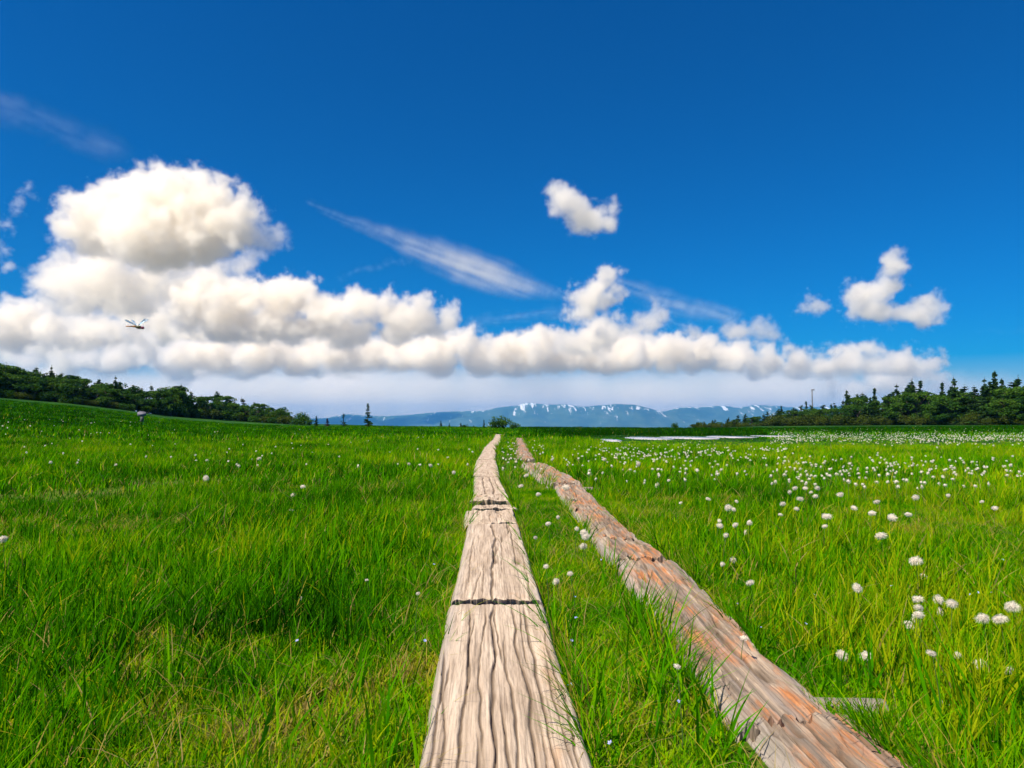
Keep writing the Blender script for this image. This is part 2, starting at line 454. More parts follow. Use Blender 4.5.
    for row, flip in ((0, False), (nu - 1, True)):
        ring = row * nvv + np.arange(nvv)
        zb = V[ring][:, 2].min()
        low = V[ring].copy(); low[:, 2] = np.minimum(low[:, 2], zb); low[:, 1] = (low[:, 1].mean() + skew * low[:, 0] * 0) + ((.06 if style == 'L' else .012) if row == 0 else -.04)
        st = n0 + sum(len(x) for x in extra); extra.append(low)
        k = np.arange(nvv - 1)
        c = np.stack([ring[k], st + k, st + k + 1, ring[k + 1]], -1)
        caps.append(c[:, ::-1] if flip else c)
    nx = nvv * 2
    V = np.concatenate([V] + extra)
    A = {'grain': np.concatenate([gx.reshape(-1, 3), gx[0], gx[-1]]), 'crack': np.concatenate([crack.ravel(), np.full(nx, .15)]),
         'edge': np.concatenate([edge.ravel(), np.full(nx, .2)])}
    me = mesh_np(name, V, [q, bot, caps[0], caps[1]], M_WOOD if style == 'L' else M_WOODR, True, A, None, len(caps[0]) * 2)
    return tag(link(name, me, loc=cen), label, cat, 'planks of the boardwalk')

def boards():
    big = [(-.80, .0, .75, .005, .012), (-.60, .12, 1.0, .0055, .016), (-.36, -.1, .55, .006, .016), (-.30, .45, 1.0, .004, .012), (-.12, .35, 1.1, .007, .02),
           (.02, -.2, .62, .0065, .018), (.10, .3, .85, .005, .014), (.22, -.1, .5, .005, .014), (.33, .25, 1.2, .006, .016), (.5, -.1, .6, .004, .012),
           (.58, .4, 1.05, .006, .015), (.78, -.1, .8, .004, .01), (.9, .2, .9, .004, .012), (-.02, .7, 1.2, .005, .014), (.66, .1, .4, .004, .01),
           (-.5, .6, .95, .004, .01), (-.93, .3, .8, .005, .012), (.44, .68, 1.1, .004, .012)]
    plank(LEFT, .5, 3.565, .448, 3, 'L', 'long bleached plank with deep wavy cracks, nearest of the left track', res=.0031, cracks=big)
    plank(LEFT, 3.595, 6.24, .425, 8, 'L', 'pale plank with a rotten central streak, second of the left track', res=.0040, z0=.018, z1=.012,
          cracks=[(-.05, -.1, .55, .009, .02), (-.02, .45, 1.2, .012, .022), (.02, .3, .62, .016, .02), (.62, .3, 1.1, .006, .014), (.55, .75, 1.2, .009, .018), (.25, .2, .8, .004, .01),
                  (-.5, -.2, .3, .004, .01), (-.75, .1, .7, .004, .01), (.3, .6, .8, .008, .012), (-.35, .0, .4, .003, .008), (.8, -.1, .5, .004, .01)])
    plank(LEFT, 6.30, 7.12, .475, 21, 'L', 'short splintered slab beyond the second plank of the left track', res=.006, z0=.005, z1=.03, rough=2.6, xoff=-.02, skew=.14)
    plank(LEFT, 7.19, 7.84, .42, 22, 'L', 'short gnarled slab between two broken ones on the left track', res=.006, z0=.03, z1=.0, rough=2.8, xoff=.025, skew=-.14)
    plank(LEFT, 7.92, 8.80, .43, 23, 'L', 'rotted slab with ragged ends, farthest of the three short ones', res=.007, z0=.03, z1=.01, rough=2.4, skew=.1, xoff=-.015)
    plank(LEFT, 8.86, 11.70, .40, 24, 'L', 'narrow plank with two dark cracks beyond the short rotted slabs', res=.008, cracks=[(-.3, -.1, 1.1, .012, .02), (.25, -.1, 1.1, .012, .02), (.6, .2, .9, .008, .014)])
    plank(LEFT, 11.80, 17.0, .45, 25, 'L', 'thin looking distant plank before the left track bends', res=.012)
    plank(LEFT, 17.18, 25.4, .43, 26, 'L', 'far plank of the left track slanting towards the bend', res=.02)
    plank(LEFT, 25.5, 37.8, .44, 27, 'L', 'far plank after the bend of the left track', res=.025)
    plank(LEFT, 37.9, 52, .45, 28, 'L', 'last plank of the left track below the dark bush', res=.03)

    plank(RIGHT, .5, 2.27, .335, 41, 'R', 'nearest reddish plank of the right track with a battered far end', res=.0034, roll=-.05, z0=-.01, z1=-.012, rough=1.2, xoff=.065, skew=.12)
    plank(RIGHT, 2.22, 4.66, .335, 42, 'R', 'long fibrous grey and orange plank of the right track with a hole', res=.0036, roll=-.07, z0=-.014, z1=.012, rough=1.2, skew=.1, xoff=.02)
    plank(RIGHT, 4.69, 5.44, .335, 43, 'R', 'short plank with a pale bare corner on the right track', res=.0045, z0=.016, z1=.016, roll=-.05, rough=1.2)
    plank(RIGHT, 5.47, 7.25, .335, 44, 'R', 'orange rust coloured plank in the middle of the right track', res=.006, z0=.012, z1=.015, rough=1.3)
    plank(RIGHT, 7.29, 10.1, .35, 45, 'R', 'reddish plank of the right track just before its gap', res=.008, z0=.0, z1=.02, rough=1.2)
    plank(RIGHT, 10.2, 15.4, .46, 46, 'R', 'pale slanting plank of the right track beyond its gap', res=.011, z0=.03, z1=.02, rough=1.2)
    plank(RIGHT, 17.2, 26.5, .46, 47, 'R', 'far pale plank of the right track among white tufts', res=.02)
    plank(RIGHT, 26.7, 40, .50, 48, 'R', 'last plank visible of the right track', res=.03)

def log(name, a, b, r, label, seed):
    """a weathered round log, lying"""
    a, b = np.array(a, float), np.array(b, float); L = np.linalg.norm(b - a); n, k = 28, 60
    t = np.linspace(0, 1, k); th = np.linspace(0, 2 * np.pi, n, endpoint=False)
    T, H = np.meshgrid(t, th, indexing='ij')
    rr = r * (1 + .14 * (fbm(T * L * 3, np.cos(H) * 2 + np.sin(H) * 5, seed, 3) - .5) * 2 + .10 * (fbm(T * L * 2, H * 6, seed + 2, 3) - .5))
    ax = (b - a) / L; s = np.cross(ax, [0, 0, 1]); s /= np.linalg.norm(s); w = np.cross(s, ax)
    P = a + T[..., None] * (b - a) + (rr * np.cos(H))[..., None] * s + (rr * np.sin(H))[..., None] * w
    V = P.reshape(-1, 3)
    q = np.array([[i * n + j, i * n + (j + 1) % n, (i + 1) * n + (j + 1) % n, (i + 1) * n + j] for i in range(k - 1) for j in range(n)])
    caps = np.array([list(range(n))[::-1], [(k - 1) * n + j for j in range(n)]])
    g = np.stack([T * L + seed, H * r + seed, rr], -1).reshape(-1, 3)
    c = (a + b) / 2
    me = mesh_np(name, V - c, [q, caps], M_WOODR, True, {'grain': g, 'crack': (fbm(T * L * 2, H * 9, seed + 4, 3).ravel() > .62) * .8, 'edge': np.full(len(V), .95)})
    if 'dark' in label or 'second joint' in label: me.materials[0] = M_WETLOG
    elif 'gap' not in label: me.materials[0] = M_OLDLOG
    return tag(link(name, me, loc=c), label, 'log', 'bearers under the boardwalk')

def logs():
    log('bearer_log', (.74, 2.50, -.022), (1.26, 2.44, -.012), .055, 'grey weathered log sticking out under the right track', 61)
    log('bearer_log', (1.50, 2.50, -.035), (1.95, 2.62, -.03), .045, 'bleached log lying in grass right of the boardwalk', 62)
    log('bearer_log', (-.25, 3.60, -.03), (.20, 3.57, -.02), .055, 'dark log under the first joint of the left track', 63)
    log('bearer_log', (-.36, 6.34, -.03), (.09, 6.38, -.02), .055, 'log under the second joint of the left track', 64)
    log('bearer_log', (.52, 10.2, -.01), (1.15, 10.1, -.005), .06, 'log at the gap in the right track', 65)

# ------------------------------------------------------------------ grass
def blades(x, y, z, h, w, lean, az, tint, segs=3, curl=.6, twist=True):
    """curved ribbons; returns verts, quads, tint per vertex"""
    n = len(x); t = np.linspace(0, 1, segs + 1)
    face = rng.uniform(0, 2 * np.pi, n)
    wx, wy = np.cos(face), np.sin(face)
    dx, dy = np.cos(az), np.sin(az)
    V = np.empty((n, segs + 1, 2, 3), dtype=np.float32)
    for k, tk in enumerate(t):
        off = h * lean * tk ** (1 + curl)
        zz = h * tk * np.sqrt(np.maximum(.05, 1 - (lean * .75 * tk ** curl) ** 2 * .6))
        wk = w * (1 - tk ** 1.7) * .5 + w * .02
        cx, cy = x + dx * off, y + dy * off
        V[:, k, 0] = np.stack([cx - wx * wk, cy - wy * wk, z + zz], -1)
        V[:, k, 1] = np.stack([cx + wx * wk, cy + wy * wk, z + zz], -1)
    base = (np.arange(n) * (segs + 1) * 2)[:, None]
    q = np.concatenate([base + np.array([2 * k, 2 * k + 1, 2 * k + 3, 2 * k + 2]) for k in range(segs)], 0)
    T = np.repeat(tint, (segs + 1) * 2)
    return V.reshape(-1, 3), q, T

def scatter(r0, r1, dens, clump=6, spread=.05):
    """clumped points in the sector in front of the camera (with a margin)"""
    half = R(43)
    A = half * (r1 ** 2 - r0 ** 2)
    n = int(A * dens / clump)
    r = np.sqrt(rng.uniform(r0 ** 2, r1 ** 2, n)); a = rng.uniform(-half, half, n)
    x, y = r * np.sin(a) , r * np.cos(a)
    m = 1.6                                         # side margin
    x = x + np.sign(x) * m * rng.uniform(0, 1, n) ** 2 * (rng.uniform(0, 1, n) < .25)
    x0, y0 = x, y
    x = np.repeat(x, clump) + rng.normal(0, spread, n * clump); y = np.repeat(y, clump) + rng.normal(0, spread, n * clump)
    cl = np.repeat(rng.uniform(0, 1, n), clump)
    return x, y, cl, np.arctan2(y - np.repeat(y0, clump), x - np.repeat(x0, clump))

def lushness(x, y):
    """0 short mossy turf .. 1 tall sedge"""
    n = fbm(x * .55, y * .38, 71, 4)
    n2 = fbm(x * 1.9, y * 1.4, 75, 3)
    l = .25 + .75 * sstep(.34, .58, n * .55 + n2 * .45 + .03)
    between = (x > cx_of(LEFT, y)) & (x < cx_of(RIGHT, y))
    l = np.where(between, l * .55, l)
    g = board_gap(x, y)
    return l * (.35 + .65 * sstep(.02, .35, g))

def grass_layer(name, r0, r1, dens, hmin, hmax, width, segs, label, mat, clump=6, spread=.05):
    x, y, cl, rad = scatter(r0, r1, dens, clump, spread)
    lush = lushness(x, y)
    g = board_gap(x, y); pd = pond_dist(x, y)
    keep = (g > .012) & (pd > 1.0) & (rng.uniform(0, 1, len(x)) < .45 + .55 * lush) & (y > .7)
    x, y, cl, lush, pd, rad = x[keep], y[keep], cl[keep], lush[keep], pd[keep], rad[keep]
    n = len(x)
    d = np.hypot(x, y)
    h = (hmin + (hmax - hmin) * lush * (.5 + .8 * cl)) * rng.uniform(.55, 1.15, n)
    h = h * np.where((pd < 2.6) | ((x > 4) & (y > 26) & (y < 52) & (x < 26)), .22, 1)
    h = h * np.where((x > .95) & (x < 1.45) & (y > 2.2) & (y < 2.7), .42, 1)
    lean = np.clip(rng.normal(.34, .24, n), .02, 1.1)
    az = rng.uniform(0, 2 * np.pi, n)
    az = np.where(rng.uniform(0, 1, n) < .45, rng.normal(.3, .8, n), az)      # a light breeze to the right
    az = np.where(rng.uniform(0, 1, n) < .55, rad + rng.normal(0, .5, n), az)
    big = fbm(x * .16, y * .10, 81, 3); mid = fbm(x * .9, y * .6, 84, 3)
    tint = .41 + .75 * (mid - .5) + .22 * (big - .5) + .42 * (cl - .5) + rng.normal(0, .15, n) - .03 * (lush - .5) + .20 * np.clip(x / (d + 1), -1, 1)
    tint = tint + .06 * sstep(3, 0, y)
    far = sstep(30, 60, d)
    tint = tint - .24 * far - .40 * np.where(x > .36 * y, sstep(58, 66, d), sstep(34, 46, d)) * sstep(0, 4, x)  # cloud shadow over the far band, put into the blade tint
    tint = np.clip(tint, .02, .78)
    lit = sstep(.66, .76, fbm(x * 1.1, y * .8, 97, 4)) * sstep(14, 6, d)
    h = h * (1 - .45 * lit)
    dead = rng.uniform(0, 1, n) < (.05 + .06 * (1 - lush) + .40 * lit) * (1 - .8 * far)
    tint = np.where(dead, rng.uniform(.80, 1.0, n), tint)
    lean = np.where(dead, np.clip(lean + .35, 0, 1.1), lean)
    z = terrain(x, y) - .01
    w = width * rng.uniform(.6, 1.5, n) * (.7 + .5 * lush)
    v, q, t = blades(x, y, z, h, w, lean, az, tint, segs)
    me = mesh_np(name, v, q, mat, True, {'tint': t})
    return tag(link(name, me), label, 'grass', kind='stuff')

def grasses():
    grass_layer('meadow_grass', .9, 4.2, 3000, .035, .205, .0060, 5, 'green sedge blades and dry straws close to the boards', M_GRASS, 18, .032)
    grass_layer('meadow_grass', 4.2, 11, 1350, .04, .21, .0085, 4, 'green sedge of the meadow either side of the tracks', M_GRASS, 16, .045)
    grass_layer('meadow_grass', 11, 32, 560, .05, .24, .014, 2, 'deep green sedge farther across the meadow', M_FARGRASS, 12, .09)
    grass_layer('meadow_grass', 32, 120, 60, .08, .28, .05, 1, 'green sedge tinted as if in cloud shadow, reaching to the tree line', M_FARGRASS, 6, .35)
    # flat dry straws and short moss spikes near the boards
    x, y, cl, rad = scatter(.9, 8, 260, 5, .06)
    keep = (board_gap(x, y) > -.03) & (lushness(x, y) < .62) & (y > .7); x, y = x[keep], y[keep]; n = len(x)
    z = terrain(x, y) + rng.uniform(.0, .03, n)
    v, q, t = blades(x, y, z, rng.uniform(.05, .2, n), np.full(n, .0035), rng.uniform(.9, 1.5, n), rng.uniform(0, 6.28, n), rng.uniform(.82, 1, n), 3)
    tag(link('dry_grass', mesh_np('dry_grass', v, q, M_GRASS, True, {'tint': t})), 'fallen straw coloured grass stalks over the moss', 'grass', kind='stuff')
    x, y, cl, rad = scatter(.9, 10, 9000, 8, .03)
    lu = lushness(x, y); keep = (board_gap(x, y) > -.01) & (y > .7) & (rng.uniform(0, 1, len(x)) < 1.15 - .55 * lu); x, y = x[keep], y[keep]; n = len(x)
    z = terrain(x, y) - .005
    ti = np.clip(.53 + .8 * (fbm(x * 2.5, y * 2.5, 91, 3) - .5) + rng.normal(0, .12, n) + .22 * sstep(.66, .76, fbm(x * 1.1, y * .8, 97, 4)), .2, .95)
    v, q, t = blades(x, y, z, rng.uniform(.02, .075, n), rng.uniform(.004, .010, n), rng.uniform(.2, 1.0, n), rng.uniform(0, 6.28, n), ti, 2)
    tag(link('moss', mesh_np('moss', v, q, M_GRASS, True, {'tint': t})), 'yellow green moss and short turf along the boards', 'moss', kind='stuff')

def edge_grass():
    n = 17000
    y = np.exp(rng.uniform(math.log(1.0), math.log(50), n)); left = rng.uniform(0, 1, n) < .45
    side = np.where(rng.uniform(0, 1, n) < .5, -1, 1)
    half = np.where(left, .222, .185)
    out = np.abs(rng.normal(0, .05, n)) + .004
    x = np.where(left, cx_of(LEFT, y), cx_of(RIGHT, y)) + side * (half + out)
    cl = fbm(x * 3, y * 2.2, 141, 3)
    keep = (cl > .47) & ~((~left) & (y > 41)); x, y, side, cl, left = x[keep], y[keep], side[keep], cl[keep], left[keep]; n = len(x)
    d = np.hypot(x, y)
    h = rng.uniform(.05, .20, n) * (.5 + 1.3 * (cl - .45) / .3) * np.where((side < 0) & ~left, 1.05, 1.0) * np.where((x > .95) & (x < 2) & (y > 2.2) & (y < 2.75), .4, 1)
    az = np.where(rng.uniform(0, 1, n) < .4, np.where(side > 0, math.pi, 0) + rng.normal(0, .8, n), rng.uniform(0, 6.28, n))
    tint = np.clip(rng.normal(.48, .18, n), .05, .8); tint = np.where(rng.uniform(0, 1, n) < .10, .9, tint)
    w = (.0045 + .0006 * d) * rng.uniform(.7, 1.5, n)
    v, q, t = blades(x, y, terrain(x, y) - .01, h, w, np.clip(rng.normal(.5, .3, n), .05, 1.1), az, tint, 4)
    tag(link('edge_grass', mesh_np('edge_grass', v, q, M_GRASS, True, {'tint': t})), 'green blades growing against and over the sides of the boards', 'grass', kind='stuff')

def broad_leaves():
    """tufts of wider leaves beside the right track and the near left corner"""
    spots = []
    for px, py, k in ((690, 715, 12), (715, 735, 12), (735, 748, 12), (655, 700, 7), (768, 762, 12), (668, 660, 8), (650, 620, 7), (632, 600, 6), (640, 640, 6), (610, 560, 5), (840, 700, 6), (875, 690, 5), (950, 740, 9), (1000, 730, 8), (930, 700, 5), (800, 600, 6), (905, 600, 6),
                      (60, 740, 9), (140, 700, 7), (30, 690, 8), (250, 755, 8), (330, 745, 8), (375, 700, 6), (210, 620, 7), (110, 600, 7), (300, 600, 6), (60, 560, 8), (390, 760, 9), (20, 640, 7), (620, 750, 8), (600, 720, 6)):
        p = on_plane(px, py, 0.0)
        for _ in range(int(k * 1.7)): spots.append((p[0] + random.gauss(0, .07), p[1] + random.gauss(0, .09), random.random()))
    s = np.array(spots); x, y = s[:, 0], s[:, 1]
    g = board_gap(x, y); keep = g > .015; x, y = x[keep], y[keep]; n = len(x)
    v, q, t = blades(x, y, terrain(x, y) - .01, rng.uniform(.16, .34, n), rng.uniform(.007, .014, n), rng.uniform(.15, .8, n), rng.uniform(0, 6.28, n), rng.uniform(.25, .6, n), 7)
    tag(link('broad_sedge', mesh_np('broad_sedge', v, q, M_GRASS, True, {'tint': t})), 'wider bright green sedge leaves beside the boards', 'grass', kind='stuff')

# ------------------------------------------------------------------ cotton grass
def tuft_mesh(name, r, nf, seed, droop=.25):
    g = np.random.default_rng(seed); B = Bag()
    import bmesh
    lob = [(np.array([0, 0, 0.]), 1.0)] + [(np.array([math.cos(a), math.sin(a), g.uniform(-.7, .2)]) * r * g.uniform(.35, .62), g.uniform(.45, .75)) for a in g.uniform(0, 6.28, 3)]
    bm = bmesh.new(); bmesh.ops.create_icosphere(bm, subdivisions=3, radius=r * .52)
    v = np.array([p.co[:] for p in bm.verts]); f = np.array([[p.index for p in q.verts] for q in bm.faces]); bm.free()
    v = v * (1 + .16 * (g.uniform(0, 1, len(v))[:, None] - .5)); v = v * (1 + .55 * (fbm(v[:, 0] / r * 1.6 + seed, v[:, 1] / r * 1.6 + v[:, 2] / r * 1.1, seed, 2) - .5))[:, None]; v = v + np.array([.10, 0, -.12]) * r * (np.abs(v[:, 2:3]) / r)
    for c, k in lob: B.add(v * k + c, f, .85)
    d = g.normal(0, 1, (nf, 3)); d /= np.linalg.norm(d, axis=1)[:, None]; d[:, 2] = d[:, 2] * 1.0 + .1
    ln = r * g.uniform(.8, 1.25, nf); s = g.normal(0, 1, (nf, 3)); s = np.cross(d, s); s /= np.linalg.norm(s, axis=1)[:, None]
    w = r * g.uniform(.010, .028, nf) * (1 if nf > 100 else 2.2)
    lc = np.array([lob[i][0] for i in g.integers(0, 4, nf)])
    a = lc + d * (r * .25); m = lc + d * (ln * .75)[:, None] + [0, 0, -droop * r * .15]; e = lc + d * ln[:, None] * .95 + np.array([.22 * r, 0, -droop * r * .9])
    P = np.stack([a - s * w[:, None], a + s * w[:, None], m + s * w[:, None], e, m - s * w[:, None]], 1).reshape(-1, 3)
    k = np.arange(nf)[:, None] * 5
    B.add(P, [np.concatenate([k + np.array([0, 1, 2, 4])]), np.concatenate([k + np.array([4, 2, 3])])], np.repeat(g.uniform(.6, 1, nf), 5))
    return B.mesh(name, M_FLUFF)

def stem_mesh(h, bend, seed):
    p = [(bend * (t ** 2) * h, bend * .3 * t * t * h, h * t) for t in np.linspace(0, 1, 6)]
    v, f = tube_np(p, np.linspace(.0016, .0010, 6), 5)
    B = Bag(); B.add(v, f, 0); return B.mesh('stem', M_STEM), p[-1]

def one_mesh_plant(h, bend, r, seed, nf=70):
    """stem and tuft in one mesh, for plants too small to show their parts"""
    p = [(bend * (t ** 2) * h, bend * .3 * t * t * h, h * t) for t in np.linspace(0, 1, 4)]
    v, f = tube_np(p, np.linspace(.0035, .0028, 4), 4)
    t = tuft_mesh('tmp', r, nf, seed)
    n = len(t.vertices); co = np.empty(n * 3, dtype=np.float32); t.vertices.foreach_get('co', co)
    tv = co.reshape(-1, 3) + np.array(p[-1])
    tri = [list(q.vertices) for q in t.polygons if len(q.vertices) == 3]; quad = [list(q.vertices) for q in t.polygons if len(q.vertices) == 4]
    nv = len(v); bpy.data.meshes.remove(t)
    q4 = np.concatenate([f[0], np.array(quad) + nv]); caps = f[1]; q4 = np.concatenate([q4, caps])
    t3 = np.array(tri) + nv
    mi = np.concatenate([np.ones(len(f[0])), np.zeros(len(quad)), np.ones(len(caps)), np.zeros(len(t3))])
    V = np.concatenate([v, tv])
    return mesh_np('cotton_grass', V, [q4, t3], [M_FLUFF, M_STEM], True, {'tint': np.concatenate([np.zeros(nv), np.full(n, .85)])}, mi)

HEADS = [  # picture column, row, size in px, own label
    (918, 563, 13, 'large cream cotton grass head, highest of the near cluster on the right'),
    (922, 579, 9, 'small cotton grass head just below the large cream one'),
    (920, 600, 9, 'round cotton grass head between the large cream one and the tight bunch'),
    (914, 610, 10, 'upper left head of the tight bunch of white tufts'),
    (921, 616, 10, 'right hand head of the tight bunch of white tufts'),
    (917, 623, 11, 'lower middle head of the tight bunch of white tufts'),
    (906, 628, 11, 'lowest left head of the tight bunch of white tufts'),
    (943, 602, 10, 'upper head of the trio right of the tight bunch'),
    (950, 606, 11, 'right head of the trio beside the tight bunch'),
    (943, 613, 10, 'lower head of the trio beside the tight bunch'),
    (862, 590, 11, 'single cotton grass head left of the tight bunch'),
    (883, 537, 11, 'single cotton grass head standing alone above the near cluster'),
    (841, 658, 13, 'white tuft beside the end of the grey log'),
    (869, 661, 13, 'shaggy white tuft above the grey log'),
    (987, 619, 11, 'left one of two white tufts near the right edge'),
    (1005, 620, 12, 'right one of two white tufts near the right edge'),
    (1017, 609, 13, 'white tuft at the right edge of the meadow'),
    (981, 667, 14, 'large low white tuft under the right edge pair'),
    (956, 657, 9, 'low pale tuft half sunk in grass'),
    (940, 657, 9, 'flattened pale tuft near the ground on the right'),
    (1010, 672, 11, 'pale tuft lying low at the right edge'),
    (682, 670, 9, 'pale tuft leaning against the left side of the right track'),
    (748, 523, 7, 'upper of two tufts in the pair right of the right track'),
    (745, 534, 8, 'lower of the pair of tufts right of the right track'),
    (722, 537, 8, 'tuft left of the pair beside the right track'),
    (716, 522, 6, 'tuft above the pair beside the right track'),
    (735, 561, 8, 'ragged tuft below the pair beside the right track'),
    (755, 584, 9, 'ragged white tuft nearest the long fibrous plank'),
    (726, 565, 6, 'small faded tuft beside the long fibrous plank'),
    (740, 640, 9, 'pale tuft lying on the long fibrous plank'),
    (582, 538, 11, 'widest head of the clump at the left side of the right track'),
    (586, 534, 9, 'upper right head of the clump at the left side of the right track'),
    (585, 548, 9, 'lower head of the clump at the left side of the right track'),
    (575, 530, 6, 'small head at the upper left of the clump by the right track'),
    (561, 583, 10, 'white tuft alone between the two tracks, nearest'),
    (549, 567, 8, 'faded tuft between the tracks above the nearest one'),
    (575, 575, 7, 'small tuft between the tracks beside the long fibrous plank'),
    (550, 525, 7, 'tuft in the strip between the tracks beside the second left plank'),
    (534, 538, 5, 'tiny tuft near the right edge of the second left plank'),
    (524, 476, 6, 'tuft between the tracks before the gap'),
    (518, 487, 6, 'tuft between the tracks beside the short slabs'),
    (535, 495, 7, 'double looking tuft between the tracks'),
    (561, 518, 5, 'tiny tuft close to the orange plank'),
    (564, 489, 9, 'wide tuft at the end of the slanting plank'),
    (656, 486, 8, 'broad white tuft below the drift on the right'),
    (678, 504, 5, 'tiny lone tuft under the drift on the right'),
    (6, 541, 9, 'white tuft alone at the left edge of the meadow'),
    (208, 479, 8, 'bright tuft alone in the left meadow'),
    (293, 496, 7, 'lower of three tufts in the left meadow'),
    (300, 487, 6, 'upper of three tufts in the left meadow'),
    (292, 511, 5, 'lowest of three tufts in the left meadow'),
    (260, 459, 5, 'pale tuft in the middle of the left meadow'),
    (303, 600, 5, 'faded tuft low in the left meadow'),
    (415, 595, 5, 'faded tuft left of the second left plank'),
    (372, 581, 4, 'tiny pale tuft left of the boardwalk'),
    (429, 466, 5, 'tuft beside the left track, right of the lone pair'),
    (411, 464, 4, 'small tuft in the sparse row left of the left track'),
    (452, 473, 5, 'tuft close to the left edge of the left track'),
    (640, 464, 9, 'widest white tuft of the drift right of the right track'),
    (606, 460, 6, 'tuft at the left end of the drift'),
]

def cotton():
    hs = []
    for k, (px, py, s, lab) in enumerate(HEADS):
        hh = random.uniform(.20, .27) if s < 9.5 else random.uniform(.19, .24)
        if 'low' in lab or 'lying' in lab or 'log' in lab: hh = .10
        if 'lying on' in lab: hh = .135
        p = ground_hit(px, py, hh)
        r = s * np.hypot(p[1], p[0]) / F * .5 * .66
        hs.append([p, hh, min(r, .042), lab, None, py])
    def zone(n, fx, fy, lab, grp, hh=(.18, .27), rr=(.015, .027), pw=1.0):
        k = 0; tries = 0
        while k < n and tries < n * 30:
            tries += 1
            px, py = fx(), fy()
            h = random.uniform(*hh); p = ground_hit(px, py, h)
            if p is None or p[1] > 150: continue
            if board_gap(np.array([p[0]]), np.array([p[1]]))[0] < .03: continue
            if fbm(np.array([p[0] * .8]), np.array([p[1] * .35]), 133, 3)[0] + random.uniform(-.2, .2) < .45: continue
            hs.append([p, h, random.uniform(*rr), lab, grp, py]); k += 1
    U = random.uniform
    zone(175, lambda: U(535, 800), lambda: 446 + abs(random.gauss(0, 15)), 'white cotton grass tuft in the drift just right of the right track', 'cotton grass in the drift beside the right track')
    zone(230, lambda: U(770, 1040), lambda: random.gauss(473, 9), 'white cotton grass tuft in the dense band across the right meadow', 'cotton grass in the band across the right meadow')
    zone(45, lambda: U(502, 545), lambda: U(440, 470), 'small white tuft between the two tracks far along', 'cotton grass between the far tracks')
    zone(70, lambda: U(-10, 480), lambda: U(430, 466), 'scattered white tuft in the left meadow', 'cotton grass scattered over the left meadow', rr=(.016, .028))
    zone(22, lambda: U(700, 1030), lambda: U(490, 530), 'white tuft standing below the dense band in the right meadow', 'cotton grass below the band of the right meadow')
    zone(1600, lambda: U(770, 1060), lambda: random.gauss(436.8, 3.4), 'white speck of cotton grass in the far strip below the right wood', 'cotton grass in the far right strip', rr=(.012, .030))
    zone(150, lambda: U(600, 780), lambda: random.gauss(450, 5), 'white speck of cotton grass between the drift and the pools', 'cotton grass between drift and pools', rr=(.015, .025))
    zone(30, lambda: U(0, 300), lambda: U(418, 432), 'white speck of cotton grass high on the left slope', 'cotton grass on the left slope', rr=(.02, .04))
    def size(h): return h[2] / np.hypot(h[0][0], h[0][1])
    named = [h for h in hs if h[4] is None]
    rest = sorted([h for h in hs if h[4] is not None], key=size, reverse=True)
    ind = rest[:300 - len(named)]; far = rest[300 - len(named):]
    tufts = [tuft_mesh('tuft', 1.0, 800, 200 + i) for i in range(4)]
    stems = [stem_mesh(1.0, b, i) for i, b in enumerate((.05, -.06, .12, -.12))]
    stems = []
    for i, b in enumerate((.05, -.06, .12, -.12)):
        p = [(b * t * t, b * .3 * t * t, t) for t in np.linspace(0, 1, 6)]
        v, f = tube_np(p, np.linspace(1, .6, 6), 5); stems.append((v, f, np.array(p[-1])))
    def near(h):
        p, hh, r, lab, grp, py = h
        i = random.randrange(4); v, f, tip = stems[i]
        root = link('cotton_grass', None, loc=tuple(p)); tag(root, lab, 'cotton grass', grp or 'cotton grass in the marsh', 'thing')
        c = v.copy(); ax = np.stack([tip[0] * v[:, 2] ** 2 * 0, v[:, 2] * 0, v[:, 2]], -1)
        # scale the stem: length hh, radius 1.3 mm
        cen = np.stack([tip[0] * c[:, 2] ** 2, tip[1] * c[:, 2] ** 2, c[:, 2]], -1)
        c = cen * hh + (c - cen) * .0019
        B = Bag(); B.add(c, f, 0)
        link('stem', B.mesh('stem', M_STEM), root)
        t = link('tuft', tufts[random.randrange(4)], root, loc=tuple(tip * hh + np.array([0, 0, r * .35])))
        t.scale = (r * U(.85, 1.15), r * U(.85, 1.15), r * U(.75, 1.15)); t.rotation_euler = (U(-.4, .4), U(-.4, .4), U(0, 6.28))
    for h in named: near(h)
    small = [one_mesh_plant(.22, b, .026, 300 + i) for i, b in enumerate((.06, -.08, .12, -.03, .2))]
    for k, h in enumerate(ind):
        p, hh, r, lab, grp, py = h
        if np.hypot(p[0], p[1]) < 9.0: near(h); continue
        o = link('cotton_grass', small[k % 5], loc=tuple(p)); s = hh / .22
        o.scale = (r / .026 * U(.75, 1.25), r / .026 * U(.75, 1.25), s); o.rotation_euler = (0, 0, U(0, 6.28)); tag(o, lab, 'cotton grass', grp, 'thing')
    # the far rest as one mass
    v0 = None; B = Bag()
    g = np.random.default_rng(5)
    for p, hh, r, lab, grp, py in far:
        nf = 14
        d = g.normal(0, 1, (nf, 3)); d /= np.linalg.norm(d, axis=1)[:, None]; s = np.cross(d, g.normal(0, 1, (nf, 3))); s /= np.linalg.norm(s, axis=1)[:, None]
        c = p + np.array([0, 0, hh]); w = r * .45
        P = np.stack([c - s * w + d * r * .2, c + s * w + d * r * .2, c + s * w * .7 + d * r, c - s * w * .7 + d * r], 1).reshape(-1, 3)
        k = np.arange(nf)[:, None] * 4
        B.add(P, k + np.arange(4), .9)
    tag(link('cotton_grass_field', B.mesh('cotton_grass_field', M_FLUFF)), 'far white specks of cotton grass below the trees', 'cotton grass', kind='stuff')

